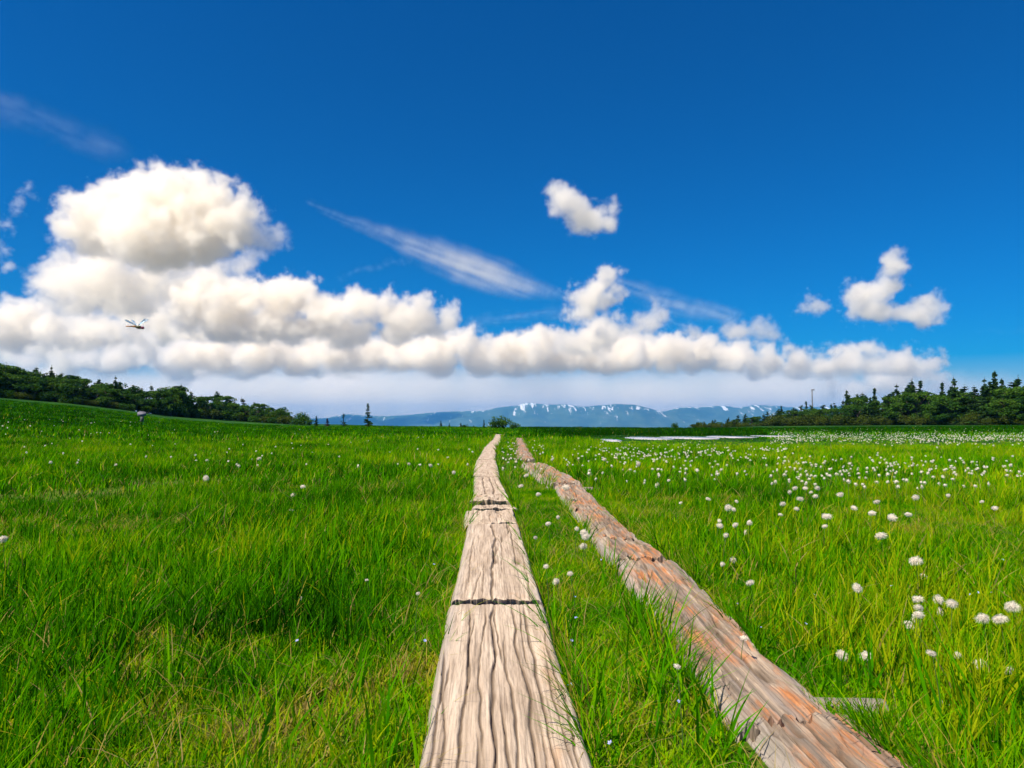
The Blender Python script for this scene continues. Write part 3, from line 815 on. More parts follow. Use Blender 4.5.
def blue_flowers():
    m = simple('blue_petal', (.30, .33, .72), .6); B = Bag(); g = np.random.default_rng(9)
    r = .0075
    for k in range(5):
        a = 2 * math.pi * k / 5; u = np.array([math.cos(a), math.sin(a), .35]); s = np.array([-math.sin(a), math.cos(a), 0])
        B.add(np.array([u * r * .1, u * r * .6 + s * r * .38, u * r * 1.1, u * r * .6 - s * r * .38]), np.array([[0, 1, 2, 3]]), 0)
    pet = B.mesh('petals', m, False)
    v, f = tube_np([(0, 0, -.085), (.004, 0, -.04), (0, 0, 0)], [.0012, .001, .001], 5); S = Bag(); S.add(v, f, 0); st = S.mesh('stem', M_STEM)
    pts = [(425, 642), (570, 690), (572, 644), (610, 747), (576, 620), (434, 565), (760, 646), (738, 605), (760, 629), (891, 587), (814, 596), (978, 594), (991, 594), (906, 548), (806, 625), (679, 706), (297, 644), (575, 597), (601, 560), (1003, 560), (970, 595), (656, 480)]
    for px, py in pts:
        p = ground_hit(px, py, .085)
        if board_gap(np.array([p[0]]), np.array([p[1]]))[0] < .01: continue
        root = link('blue_flower', None, loc=(p[0], p[1], p[2] + .085)); root.rotation_euler = (random.uniform(.2, .7), random.uniform(-.3, .3), random.uniform(-.6, .6))
        tag(root, 'tiny pale blue flower low in the turf near the boards', 'flower', 'tiny blue flowers in the turf')
        link('petals', pet, root); link('stem', st, root)

# ------------------------------------------------------------------ trees
def leaf_quads(c, n, sz, seed, sx=1.0, flat=.0):
    g = np.random.default_rng(seed)
    a = g.normal(0, 1, (n, 3)); a[:, 2] *= 1 - flat; a /= np.linalg.norm(a, axis=1)[:, None]
    b = np.cross(a, g.normal(0, 1, (n, 3))); b /= np.linalg.norm(b, axis=1)[:, None]
    s = sz * g.uniform(.6, 1.4, n)[:, None]
    P = np.stack([c - a * s * sx, c + b * s * .5, c + a * s * sx, c - b * s * .5], 1).reshape(-1, 3)
    return P, np.arange(n)[:, None] * 4 + np.arange(4)

def conifer(seed, height=6.0, wid=.26, gaps=0.25, lean=0.0, bare=.12, mat=None, blob=1.0):
    g = np.random.default_rng(seed); B, T = Bag(), Bag()
    top = np.array([lean * height * .1, 0, height])
    tp = [np.array([lean * height * .1 * t * t + .03 * height * (g.uniform() - .5) * t, .02 * height * (g.uniform() - .5) * t, height * t]) for t in np.linspace(0, 1, 8)]
    v, f = tube_np(tp, np.linspace(.024, .004, 8) * height, 7); T.add(v, f, 0)
    zs = np.linspace(bare, .99, int(20 * blob))
    for z in zs:
        if g.uniform() < gaps * .5: continue
        R0 = wid * height * (1 - z) ** .75 * g.uniform(.6, 1.15) + .02 * height
        base = np.array([np.interp(z, np.linspace(0, 1, 8), [p[0] for p in tp]), np.interp(z, np.linspace(0, 1, 8), [p[1] for p in tp]), z * height])
        nb = g.integers(4, 7)
        for k in range(nb):
            a = g.uniform(0, 2 * np.pi)
            if g.uniform() < gaps: continue
            rr = R0 * g.uniform(.55, 1.2)
            tip = base + np.array([math.cos(a) * rr, math.sin(a) * rr, rr * g.uniform(-.35, .15)])
            v, f = tube_np([base, (base + tip) / 2 + [0, 0, rr * .06], tip], [.006 * height, .004 * height, .0015 * height], 4); T.add(v, f, 0)
            n = int(10 + 46 * rr / height / wid * .9)
            t = g.uniform(.12, 1, n)[:, None]
            c = base + (tip - base) * t + g.normal(0, 1, (n, 3)) * np.array([.16, .16, .09]) * rr * .6 * (1.1 - t * .5)
            P, q = leaf_quads(c, n, .030 * height, int(g.integers(1e9)), 1.0, .4)
            B.add(P, q, np.repeat(np.clip(g.uniform(0, 1) * .5 + g.uniform(0, .5, n), 0, 1), 4))
    n = 16; c = np.array(tp[-1]) + g.normal(0, 1, (n, 3)) * np.array([.005, .005, .03]) * height - [0, 0, .03 * height]
    P, q = leaf_quads(c, n, .014 * height, 5); B.add(P, q, np.repeat(g.uniform(.2, .8, n), 4))
    return B.mesh('crown', mat or M_LEAF_DARK, False), T.mesh('trunk', M_BARK)

def broad(seed, height=5.0, wid=.5, mat=None, nl=20, low=.22):
    g = np.random.default_rng(seed); B, T = Bag(), Bag()
    tp = [np.array([.05 * height * (g.uniform() - .5) * t * 2, .05 * height * (g.uniform() - .5) * t, height * .6 * t]) for t in np.linspace(0, 1, 5)]
    v, f = tube_np(tp, np.linspace(.035, .014, 5) * height, 7); T.add(v, f, 0)
    for k in range(nl):
        a, zz = g.uniform(0, 2 * np.pi), g.uniform(low, .9)
        rad = wid * height * .62 * math.sqrt(max(.05, 1 - ((zz - .5) / .55) ** 2)) * g.uniform(.3, 1)
        c = np.array([math.cos(a) * rad, math.sin(a) * rad, zz * height]); lr = height * wid * g.uniform(.13, .28)
        v, f = tube_np([tp[2], (tp[3] + c) / 2, c], [.014 * height, .009 * height, .003 * height], 5); T.add(v, f, 0)
        n = 190
        d = g.normal(0, 1, (n, 3)); d /= np.linalg.norm(d, axis=1)[:, None]
        pts = c + d * lr * (g.uniform(.45, 1.12, n) ** .6)[:, None] * np.array([1, 1, .8])
        P, q = leaf_quads(pts, n, height * .023, int(g.integers(1e9)), .9)
        B.add(P, q, np.repeat(np.clip(g.uniform(0, .6) + g.uniform(0, .4, n), 0, 1), 4))
    return B.mesh('crown', mat or M_LEAF_BROAD, False), T.mesh('trunk', M_BARK)

def shrub_mesh(seed, mat, name='shrub'):
    g = np.random.default_rng(seed); B = Bag()
    for k in range(7):
        a = g.uniform(0, 6.28); rad = g.uniform(0, .42); c = np.array([math.cos(a) * rad, math.sin(a) * rad, g.uniform(.2, .62)]); lr = g.uniform(.2, .36)
        v, f = tube_np([(0, 0, 0), c * .6, c], [.025, .015, .006], 4); B.add(v, f, .1)
        n = 150; d = g.normal(0, 1, (n, 3)); d /= np.linalg.norm(d, axis=1)[:, None]
        pts = c + d * lr * (g.uniform(.4, 1.12, n) ** .6)[:, None]
        pts[:, 2] = np.abs(pts[:, 2])
        P, q = leaf_quads(pts, n, .048, int(g.integers(1e9)), .9)
        B.add(P, q, np.repeat(np.clip(g.uniform(0, .6) + g.uniform(0, .4, n), 0, 1), 4))
    return B.mesh(name, mat, False)

def place_tree(name, protos, x, y, h, ref, label, cat, group, wide=1.0):
    cr, tr = protos
    root = link(name, None, loc=(x, y, terrain1(x, y) - .05)); s = h / ref
    root.scale = (s * wide, s * wide, s); root.rotation_euler = (0, 0, random.uniform(0, 6.28))
    tag(root, label, cat, group)
    link('trunk', tr, root); link('crown', cr, root)
    return root

LTOP = np.array([(-200, 350), (-60, 352), (0, 361.5), (20, 366), (36, 371), (50, 368), (66, 374), (86, 379), (115, 380), (123, 384), (143, 385), (156, 387), (181, 387), (199, 392), (209, 392), (232, 397), (252, 401), (266, 404), (285, 407), (290, 412), (299, 418), (309, 422)])
RTOP = np.array([(690, 422), (697, 421), (713, 418.5), (743, 414.5), (763, 412), (781, 408.5), (806, 404), (827, 401.5), (840, 398), (863, 393), (875, 391), (889, 392), (904, 386), (913, 383), (930, 391), (943, 386), (957, 382), (971, 384), (984, 383), (995, 377), (1002, 384), (1016, 380), (1060, 376), (1250, 366)])

def trees():
    U = random.uniform
    con = [conifer(400 + i, 6, .17 + .05 * (i % 3), .2 + .08 * (i % 2), (i % 3) - 1) for i in range(6)]
    fat = [conifer(420 + i, 6, .30, .15, (i % 2), .03) for i in range(4)]
    thin = [conifer(430 + i, 6, .14, .25, 0, .1, blob=1.1) for i in range(3)]
    brd = [broad(440 + i, 5, .46 + .06 * (i % 3)) for i in range(6)]
    shr = [shrub_mesh(460 + i, M_LEAF_SHRUB) for i in range(5)]
    shg = [shrub_mesh(470 + i, M_LEAF_BROAD) for i in range(4)]
    gL, gR = 'trees of the left wood', 'trees of the right wood'
    def put(px, d, topy, protos, ref, name, label, cat, group, wide=1.0, hmin=1.2):
        x = (px - 512) / F * d; z = terrain1(x, d)
        h = max(hmin, CAMZ + (HOR - topy) / F * d - z)
        return place_tree(name, protos, x, d, h, ref, label, cat, group, wide)
    # left wood: two rows of broad crowns with conifers rising over them
    for row, (off, frac, n) in enumerate(((4, .80, 50), (9, .96, 48), (15, 1.04, 44))):
        for k in range(n):
            px = -150 + 452 * (k + U(0, 1)) / n
            d = float(np.interp(px, _px, _bd)) + off + U(-1.5, 1.5)
            x = (px - 512) / F * d; base = HOR - (terrain1(x, d) - CAMZ) / d * F
            ty = float(np.interp(px, LTOP[:, 0], LTOP[:, 1])); ty = base + (ty - base) * frac * U(.80, 1.06)
            if row == 2 and random.random() < .6 or random.random() < .28:
                put(px, d, ty, random.choice(con[:3] + fat), 6, 'conifer_tree', 'dark conifer in the wood on the left slope', 'tree', gL, U(1.1, 1.7))
            else:
                put(px, d, ty, random.choice(brd), 5, 'broadleaf_tree', 'dark green broadleaf tree in the wood on the left slope', 'tree', gL, U(1.3, 1.8))
    for px, ty in ((50, 366), (115, 376), (181, 384)):
        d = float(np.interp(px, _px, _bd)) + 8
        put(px, d, ty, random.choice(thin), 6, 'conifer_tree', 'slim conifer tip rising above the left wood', 'tree', gL)
    for k in range(75):
        px = -80 + 385 * (k + U(0, 1)) / 75; d = float(np.interp(px, _px, _bd)) + (U(.5, 2.5) if k % 2 else U(6, 9)); x = (px - 512) / F * d
        s = d / F * U(11, 18)
        o = link('shrub', random.choice(shg + shr[:2]), loc=(x, d, terrain1(x, d) - .05)); o.scale = (s, s, s * U(.6, .9)); o.rotation_euler = (0, 0, U(0, 6.28))
        tag(o, 'low green shrub at the foot of the left wood', 'shrub', 'shrubs at the foot of the left wood')
    # right wood
    for row, (off, frac, n) in enumerate(((3, .72, 56), (8, .92, 64), (13, 1.0, 44))):
        for k in range(n):
            px = 694 + 440 * ((k + U(0, 1)) / n) ** .9
            d = float(np.interp(px, _px, _bd)) + off + U(-1.5, 1.5)
            x = (px - 512) / F * d; base = HOR - (terrain1(x, d) - CAMZ) / d * F
            ty = float(np.interp(px, RTOP[:, 0], RTOP[:, 1])); ty = base + (ty - base) * frac * U(.80, 1.04)
            c = random.random()
            if (row == 0 and c < .55) or (row == 1 and c < .35): put(px, d, ty, random.choice(brd), 5, 'broadleaf_tree', 'olive green low tree at the front of the right wood', 'tree', gR, U(1.4, 1.9))
            elif c < .82: put(px, d, ty, random.choice(fat), 6, 'conifer_tree', 'broad dark conifer in the wood on the right', 'tree', gR, U(1.3, 2.0))
            else: put(px, d, ty, random.choice(con), 6, 'conifer_tree', 'narrow dark conifer in the wood on the right', 'tree', gR, U(1.0, 1.25))
    for px, ty in ((897, 384), (921, 381), (847, 391), (957, 376.5), (985, 378), (995, 372.5), (1016, 376.5), (875, 388.5), (913, 380), (943, 383), (806, 401.5), (1003, 380), (781, 406)):
        d = float(np.interp(px, _px, _bd)) + 9
        put(px, d, ty, random.choice(thin + con[:1]), 6, 'conifer_tree', 'slim conifer tip rising above the right wood', 'tree', gR)
    for k in range(84):
        px = 696 + 410 * (k + U(0, 1)) / 84; d = float(np.interp(px, _px, _bd)) + U(.0, 2.5); x = (px - 512) / F * d
        s = d / F * U(9, 17) * (.6 if px < 770 else 1)
        o = link('shrub', random.choice(shr), loc=(x, d, terrain1(x, d) - .05)); o.scale = (s * 1.3, s * 1.3, s * U(.6, 1.0)); o.rotation_euler = (0, 0, U(0, 6.28))
        tag(o, 'olive brown shrub at the foot of the right wood', 'shrub', 'shrubs at the foot of the right wood')
    # lone trees on the crest
    def lone(px, ty, protos, ref, name, label, cat='tree', d=99., wide=1.):
        put(px, d, ty, protos, ref, name, label, cat, 'lone trees along the crest', wide, .3)
    sparse = conifer(481, 6, .20, .35, 0, .05)
    gap = conifer(482, 6, .17, .55, .4, .02)
    rust = conifer(483, 6, .26, .15, 0, .0, M_LEAF_RUST)
    lone(368, 403.5, sparse, 6, 'conifer_tree', 'tallest lone conifer on the crest, with a thin upper stem', wide=1.05)
    lone(344, 412.5, gap, 6, 'conifer_tree', 'faint slender conifer left of the tallest lone one', wide=1.7)
    lone(316.5, 416, conifer(484, 6, .16, .1, 0, .0), 6, 'conifer_tree', 'small dark upright conifer next to the end of the left wood', wide=1.7)
    lone(327.5, 418, rust, 6, 'conifer_tree', 'small maroon conifer beside the dark upright one', wide=1.5)
    lone(441, 420.5, conifer(485, 6, .24, .3, 0, .35), 6, 'conifer_tree', 'small round topped conifer on a bare trunk left of the path end', wide=1.2)
    lone(449.5, 423, conifer(486, 6, .24, .3, 0, .3), 6, 'conifer_tree', 'tiny conifer between two others left of the path end', wide=1.2)
    lone(461, 422.5, conifer(487, 6, .30, .2, 0, .1), 6, 'conifer_tree', 'tiny spreading conifer third from the path end', wide=1.4)
    lone(473.5, 425, fat[1], 6, 'conifer_tree', 'lowest tiny conifer left of the thin spindly one', wide=1.6)
    lone(484, 419.5, thin[1], 6, 'conifer_tree', 'thin spindly conifer left of the dark bush', wide=1.3)
    lone(415, 425.3, fat[3], 6, 'conifer_tree', 'tiny low conifer in the open part of the crest', wide=1.3)
    lone(424, 425.6, con[1], 6, 'conifer_tree', 'tiny low thin conifer in the open part of the crest')
    for px, d, w, h, lab in ((496.0, 92, 1.7, 1.25, 'dark bush at the end of the left track'), (503.0, 93, 1.5, 1.35, 'right half of the dark pair of bushes at the path end'), (514, 92, 1.1, .75, 'low dark bush right of the path end'),
                             (466, 98, .9, .5, 'low bush under the tiny conifers'), (676, 100, .9, .8, 'single small bush on the right crest'), (580, 98, .9, .35, 'flat low bush on the crest'), (593, 98, .7, .3, 'smaller flat bush on the crest'),
                             (302, 150, 2.4, 2.2, 'rounded bush at the end of the left wood'), (309, 148, 1.6, 1.0, 'low bush beyond the end of the left wood')):
        x = (px - 512) / F * d
        o = link('bush', random.choice(shg), loc=(x, d, terrain1(x, d) - .03)); o.scale = (w * 1.35, w * 1.35, h * 1.5)
        tag(o, lab, 'bush', 'bushes along the crest')

# ------------------------------------------------------------------ sign, pole, dragonfly
def box(B, c, s, bev=.0, a=0.0):
    x, y, z = np.array(s) / 2; b = min(bev, x * .9, y * .9, z * .9)
    import bmesh
    bm = bmesh.new(); bmesh.ops.create_cube(bm, size=1); bmesh.ops.scale(bm, vec=s, verts=bm.verts)
    if b > 0: bmesh.ops.bevel(bm, geom=list(bm.edges), offset=b, segments=2, affect='EDGES')
    bm.verts.index_update()
    v = np.array([p.co[:] for p in bm.verts]) + np.array(c); by = {}
    for f in bm.faces: by.setdefault(len(f.verts), []).append([q.index for q in f.verts])
    bm.free(); B.add(v, [np.array(x) for x in by.values()], a)

def furniture():
    p = ground_hit(141.5, 423, 0)
    d = p[1]; s = d / F
    m = simple('sign_grey', (.15, .15, .20)); mp = simple('post_grey', (.08, .09, .09))
    root = tag(link('sign', None, loc=tuple(p)), 'small blank grey sign board on a post in the left meadow', 'sign')
    B = Bag(); box(B, (0, 0, 8.9 * s), (8.6 * s, .06, 4.0 * s), .02); box(B, (0, 0, 11.2 * s), (6.0 * s, .08, .8 * s), .02); link('board', B.mesh('board', m, False), root)
    B = Bag(); box(B, (0, .06, 4.4 * s), (3.0 * s, .10, 9.2 * s), .015); link('post', B.mesh('post', mp, False), root)
    px, d = 812.3, 205.; x = (px - 512) / F * d; z = terrain1(x, d)
    h = CAMZ + (HOR - 389.5) / F * d - z
    root = tag(link('pole', None, loc=(x, d, z)), 'tall bare pole rising above the right wood', 'pole')
    v, f = tube_np([(0, 0, -.3), (0, 0, h * .5), (0, 0, h)], [.20, .18, .16], 10); B = Bag(); B.add(v, f, 0); link('shaft', B.mesh('shaft', simple('pole_grey', (.10, .11, .13)), True), root)
    B = Bag(); box(B, (.25, 0, h - .1), (.95, .2, .34), .04); link('crossbar', B.mesh('crossbar', simple('bar_grey', (.12, .12, .14)), False), root)

def dragonfly():
    d = 2.4; c = ray(134.5, 326.5) / ray(134.5, 326.5)[1] * d + np.array([0, 0, CAMZ])
    s = d / F * 1.15                            # metres per pixel at that distance
    root = tag(link('dragonfly', None, loc=tuple(c)), 'orange tailed dragonfly with a dark red head flying before the clouds', 'dragonfly')
    mo, md, mr = simple('tail_orange', (.42, .17, .02), .4), simple('thorax_dark', (.05, .05, .02), .4), simple('head_red', (.16, .015, .05), .3)
    m, nt = new_mat('wing'); N = NT(nt)
    g = N.n('ShaderNodeBsdfGlossy', ins={'Color': (.7, .85, 1, 1), 'Roughness': .2}); t = N.n('ShaderNodeBsdfTransparent', ins={'Color': (.62, .72, .80, 1)})
    N.out(N.n('ShaderNodeMixShader', ins={0: .16, 1: t.outputs[0], 2: g.outputs[0]}).outputs[0])
    X = np.array([-7.6, -7.0, -5, -3, -1, 1.0]); rr = np.array([.28, .5, .5, .55, .75, 1.0])
    v, f = tube_np([(x * s, 0, (-.02 * x + .1) * s) for x in X], rr * s, 10); B = Bag(); B.add(v, f, 0); link('abdomen', B.mesh('abdomen', mo), root)
    X = np.array([.4, 1.2, 2.6, 4.0, 5.4, 6.2]); rr = np.array([.5, 1.05, 1.45, 1.55, 1.2, .5])
    v, f = tube_np([(x * s, 0, (-.18 * x + .1) * s) for x in X], rr * s, 12); B = Bag(); B.add(v, f, 0); th = link('thorax', B.mesh('thorax', md), root)
    for k in range(3):
        for sd in (-1, 1):
            v, f = tube_np([((3 + k) * s, sd * .8 * s, -1.6 * s), ((3.2 + k) * s, sd * 1.5 * s, -2.4 * s), ((2.2 + k) * s, sd * 1.2 * s, -3.0 * s)], [.12 * s, .1 * s, .06 * s], 5)
            B = Bag(); B.add(v, f, 0); link('leg', B.mesh('leg', md), root)
    X = np.array([5.8, 6.4, 7.3, 8.1, 8.5]); rr = np.array([.5, 1.15, 1.3, .95, .3])
    v, f = tube_np([(x * s, 0, (-.18 * x + .1) * s) for x in X], rr * s, 12); B = Bag(); B.add(v, f, 0); link('head', B.mesh('head', mr), root)
    for (bx, tx, tz, ty, w) in ((1.6, -7.2, 5.6, -3, 1.9), (2.4, -5.4, 6.6, 5, 1.7), (3.4, 11.5, 6.4, -4, 1.8), (3.0, 9.5, 7.4, 5, 1.6)):
        a, e = np.array([bx, 0, 1.0]), np.array([tx, ty, tz]); dr = e - a; L = np.linalg.norm(dr); dr /= L
        nrm = np.array([0.15, -1.0, .45]); sd = np.cross(dr, nrm); sd /= np.linalg.norm(sd)
        t = np.linspace(0, 1, 9); wd = w * np.array([.25, .45, .6, .75, .9, 1, 1, .8, .2]) * .5
        up = a + dr * (t * L)[:, None] + sd * (wd)[:, None]; dn = a + dr * (t * L)[:, None] - sd * wd[:, None]
        nn = np.cross(dr, sd) * .06
        V = np.concatenate([up + nn, dn + nn, up - nn, dn - nn]) * s; k = np.arange(8)
        q = np.concatenate([np.stack([k, k + 1, k + 10, k + 9], -1), np.stack([k + 18, k + 27, k + 28, k + 19], -1), np.stack([k, k + 18, k + 19, k + 1], -1), np.stack([k + 9, k + 10, k + 28, k + 27], -1)])
        B = Bag(); B.add(V, q, 0); link('wing', B.mesh('wing', m, False), root)

# ------------------------------------------------------------------ mountains
MT = np.array([(-900, 420), (-300, 416), (100, 419), (250, 420), (325, 418), (343, 414), (361, 415), (384, 416), (401, 415.5), (422, 413.5), (437, 412.2), (465, 411), (483, 411), (498, 407.5), (516, 406), (526, 402.6), (536, 403.5), (549, 405),
               (563, 404), (581, 407), (598, 405.5), (616, 404), (634, 404.6), (649, 408), (663, 412), (677, 408.4), (685, 406.6), (702, 407), (715, 406), (728, 405.6), (740, 408), (756, 405), (773, 405), (794, 407), (840, 406), (900, 409), (1000, 412), (1300, 416), (1900, 420)])
def mountains():
    D = 12500.
    nx, ny = 620, 110
    px = np.linspace(-900, 1900, nx); v = np.linspace(-1, 1, ny)
    PX, VV = np.meshgrid(px, v, indexing='ij')
    Y = D + VV * 2600 + 500 * (fbm(PX * .006, PX * 0, 500, 3) - .5)
    X = (PX - 512) / F * D
    crest = CAMZ + (HOR - np.interp(PX, MT[:, 0], MT[:, 1])) / F * D
    base = -190.
    rid = 1 - np.abs(2 * fbm(X * .0016 + VV * .3, Y * .0008, 510, 5) - 1)
    prof = np.exp(-(np.abs(VV) / .42) ** 1.5)
    Z = base + (crest - base) * prof * (1 - .55 * (1 - rid) * sstep(.0, .35, np.abs(VV)))
    Z = Z + (fbm(X * .006, Y * .004, 520, 4) - .5) * 34 * sstep(0, .1, np.abs(VV)) + (fbm(X * .02, Y * .01, 523, 3) - .5) * 12
    V = np.stack([X, Y, Z], -1).reshape(-1, 3)
    i, j = np.meshgrid(np.arange(nx - 1), np.arange(ny - 1), indexing='ij')
    q = np.stack([i * ny + j, (i + 1) * ny + j, (i + 1) * ny + j + 1, i * ny + j + 1], -1).reshape(-1, 4)
    m, nt = new_mat('mountain_rock'); N = NT(nt)
    geo = N.n('ShaderNodeNewGeometry').outputs['Position']
    sep = N.n('ShaderNodeSeparateXYZ', ins={0: geo})
    g1 = N.noise(N.scaled(geo, (.012, .002, .0045)), 1, 6, .66, .6)
    g2 = N.noise(N.scaled(geo, (.003, .002, .004)), 1, 4, .6)
    hz = N.n('ShaderNodeMapRange', ins={'Value': sep.outputs['Z'], 'From Min': 40., 'From Max': 330.}).outputs[0]
    sn = N.math('ADD', N.math('ADD', N.math('MULTIPLY', g1, 1.0), N.math('MULTIPLY', g2, .5)), N.math('MULTIPLY', hz, .14))
    snow = N.ramp(sn, [(.905, (0, 0, 0)), (.965, (1, 1, 1))])
    rock = N.ramp(g2, [(.35, (.025, .055, .03)), (.6, (.06, .10, .05)), (.8, (.12, .13, .09))])
    c = N.mix(snow, rock, (.62, .64, .67))
    p = N.n('ShaderNodeBsdfPrincipled', ins={'Base Color': c, 'Roughness': .9, 'Specular IOR Level': .1}); N.out(p.outputs[0])
    tag(link('mountains', mesh_np('mountains', V, q, m)), kind='structure')

def haze():
    B = Bag(); box(B, (0, 5000, 60), (44000, 44000, 620))
    m, nt = new_mat('air'); N = NT(nt)
    p = N.n('ShaderNodeVolumePrincipled', ins={'Color': (.09, .40, .93, 1), 'Density': 6.8e-5, 'Anisotropy': .1}); N.out(None, p.outputs[0])
    me = B.mesh('haze', m, False)
    tag(link('haze', me), kind='stuff')

# ------------------------------------------------------------------ clouds: real volumes, density on a voxel grid
def cloud_mat(name, dens, aniso=.35, col=(.990, .970, .930)):
    m, nt = new_mat(name); N = NT(nt)
    p = N.n('ShaderNodeVolumePrincipled', ins={'Color': (*col, 1), 'Density': dens, 'Anisotropy': aniso, 'Density Attribute': 'density'}); N.out(None, p.outputs[0])
    return m

def gmath(nt, op, a, b=None, c=None, clamp=False):
    x = nt.nodes.new('ShaderNodeMath'); x.operation = op; x.use_clamp = clamp
    for i, v in enumerate((a, b, c)):
        if v is None: continue
        if isinstance(v, bpy.types.NodeSocket): nt.links.new(v, x.inputs[i])
        else: x.inputs[i].default_value = v
    return x.outputs[0]

def gvec(nt, op, a, b=None, out=0):
    x = nt.nodes.new('ShaderNodeVectorMath'); x.operation = op
    for i, v in enumerate((a, b)):
        if v is None: continue
        if isinstance(v, bpy.types.NodeSocket): nt.links.new(v, x.inputs[i])
        else: x.inputs[i].default_value = v
    return x.outputs['Value'] if op == 'LENGTH' else x.outputs[0]

def cloud(puffs, D, base, label, mat, seed, vox=1.35, warp=.9, edge=.38, amp=1.65, soft_base=12, group='clouds in the sky', squash=.85, wisp=None, depth=1.0, ang=0.0, frill=True):
    """puffs (px, py, r) in picture units at distance D; converted to metres around the cloud's own centre"""
    rs = np.random.default_rng(seed)
    P = np.array([p[:3] for p in puffs], float)
    if frill:
        ex = []
        for px, py, r in P:
            for _ in range(3):
                a = rs.uniform(0, 2 * np.pi); k = rs.uniform(.28, .5)
                if math.sin(a) > .3: continue
                ex.append((px + math.cos(a) * r * rs.uniform(.75, 1.15), py + math.sin(a) * r * .85 * rs.uniform(.75, 1.1), r * k))
        if ex: P = np.concatenate([P, np.array(ex)])
    cpx, cpy = P[:, 0].mean(), P[:, 1].mean()
    s = D / F
    dirc = ray(cpx, cpy); dirc = dirc / dirc[1]
    cen = np.array([0, 0, CAMZ]) + dirc * D
    loc = []
    for px, py, r in P:
        d = ray(px, py); d = d / d[1]
        off = rs.uniform(-.5, .5) * r * s
        q = np.array([0, 0, CAMZ]) + d * (D + off) - cen
        loc.append((q[0], q[1], q[2], r * s))
    loc = np.array(loc); rmax = loc[:, 3].max()
    pad = 1.22
    lo = (loc[:, :3] - loc[:, 3:4] * pad).min(0) - 11 * s; hi = (loc[:, :3] + loc[:, 3:4] * pad).max(0) + 11 * s
    zb = None
    if base is not None:
        d = ray(cpx, base); zb = CAMZ + d[2] / d[1] * D - cen[2]
        lo[2] = max(lo[2], zb - soft_base * s)
    n = np.maximum(8, ((hi - lo) / (vox * s)).astype(int))
    ng = bpy.data.node_groups.new('cloud_density', 'GeometryNodeTree')
    ng.interface.new_socket('Geometry', in_out='OUTPUT', socket_type='NodeSocketGeometry')
    go = ng.nodes.new('NodeGroupOutput')
    pos = ng.nodes.new('GeometryNodeInputPosition').outputs[0]
    npos = gvec(ng, 'MULTIPLY', gvec(ng, 'ADD', pos, (seed * 913., seed * 77., 0)), (1 / s, 1 / s, 1 / s))   # in picture-size units, so every cloud has the same grain
    nz = ng.nodes.new('ShaderNodeTexNoise'); nz.inputs['Scale'].default_value = .022; nz.inputs['Detail'].default_value = 3
    ng.links.new(npos, nz.inputs['Vector'])
    wv = gvec(ng, 'MULTIPLY', gvec(ng, 'SUBTRACT', nz.outputs['Color'], (.5, .5, .5)), (warp * 46 * s,) * 3)
    nz2 = ng.nodes.new('ShaderNodeTexNoise'); nz2.inputs['Scale'].default_value = .075; nz2.inputs['Detail'].default_value = 3
    ng.links.new(npos, nz2.inputs['Vector'])
    wv2 = gvec(ng, 'MULTIPLY', gvec(ng, 'SUBTRACT', nz2.outputs['Color'], (.5, .5, .5)), (warp * 15 * s,) * 3)
    wp = gvec(ng, 'ADD', gvec(ng, 'ADD', pos, wv), wv2)
    acc = None
    for x, y, z, r in loc:
        v = gvec(ng, 'MULTIPLY', gvec(ng, 'SUBTRACT', wp, (float(x), float(y), float(z))), (1 / r, 1 / (r * depth), 1 / (r * squash)))
        dd = gmath(ng, 'MULTIPLY', gmath(ng, 'SUBTRACT', gvec(ng, 'LENGTH', v), 1.0), float(r / (22 * s)) ** .8)
        acc = dd if acc is None else gmath(ng, 'SMOOTH_MIN', acc, dd, .14)
    # cauliflower billows + fine fbm
    vo = ng.nodes.new('ShaderNodeTexVoronoi'); vo.feature = 'F1'; vo.inputs['Scale'].default_value = .085; vo.inputs['Detail'].default_value = 3.0; vo.inputs['Roughness'].default_value = .55
    vo.normalize = True
    ng.links.new(npos, vo.inputs['Vector'])
    fb = ng.nodes.new('ShaderNodeTexNoise'); fb.inputs['Scale'].default_value = .05; fb.inputs['Detail'].default_value = 6; fb.inputs['Roughness'].default_value = .72
    ng.links.new(npos, fb.inputs['Vector'])
    bil = gmath(ng, 'SUBTRACT', .42, vo.outputs['Distance'])
    nn = gmath(ng, 'ADD', gmath(ng, 'MULTIPLY', bil, .9 * amp), gmath(ng, 'MULTIPLY', gmath(ng, 'SUBTRACT', fb.outputs['Fac'], .5), 1.9 * amp))
    fld = gmath(ng, 'SUBTRACT', nn, acc)
    den = gmath(ng, 'MULTIPLY', fld, 1 / edge, clamp=True)
    den = gmath(ng, 'MULTIPLY', den, gmath(ng, 'ADD', .25, gmath(ng, 'MULTIPLY', fld, 1.2), clamp=True))
    if wisp:
        st = ng.nodes.new('ShaderNodeTexNoise'); st.inputs['Scale'].default_value = 1; st.inputs['Detail'].default_value = 6; st.inputs['Roughness'].default_value = .6
        vr = ng.nodes.new('ShaderNodeVectorRotate'); vr.rotation_type = 'Y_AXIS'; vr.inputs['Angle'].default_value = ang; ng.links.new(npos, vr.inputs['Vector'])
        ng.links.new(gvec(ng, 'MULTIPLY', vr.outputs[0], wisp), st.inputs['Vector'])
        den = gmath(ng, 'MULTIPLY', den, gmath(ng, 'MULTIPLY', gmath(ng, 'SUBTRACT', st.outputs['Fac'], .38), 4.0, clamp=True))
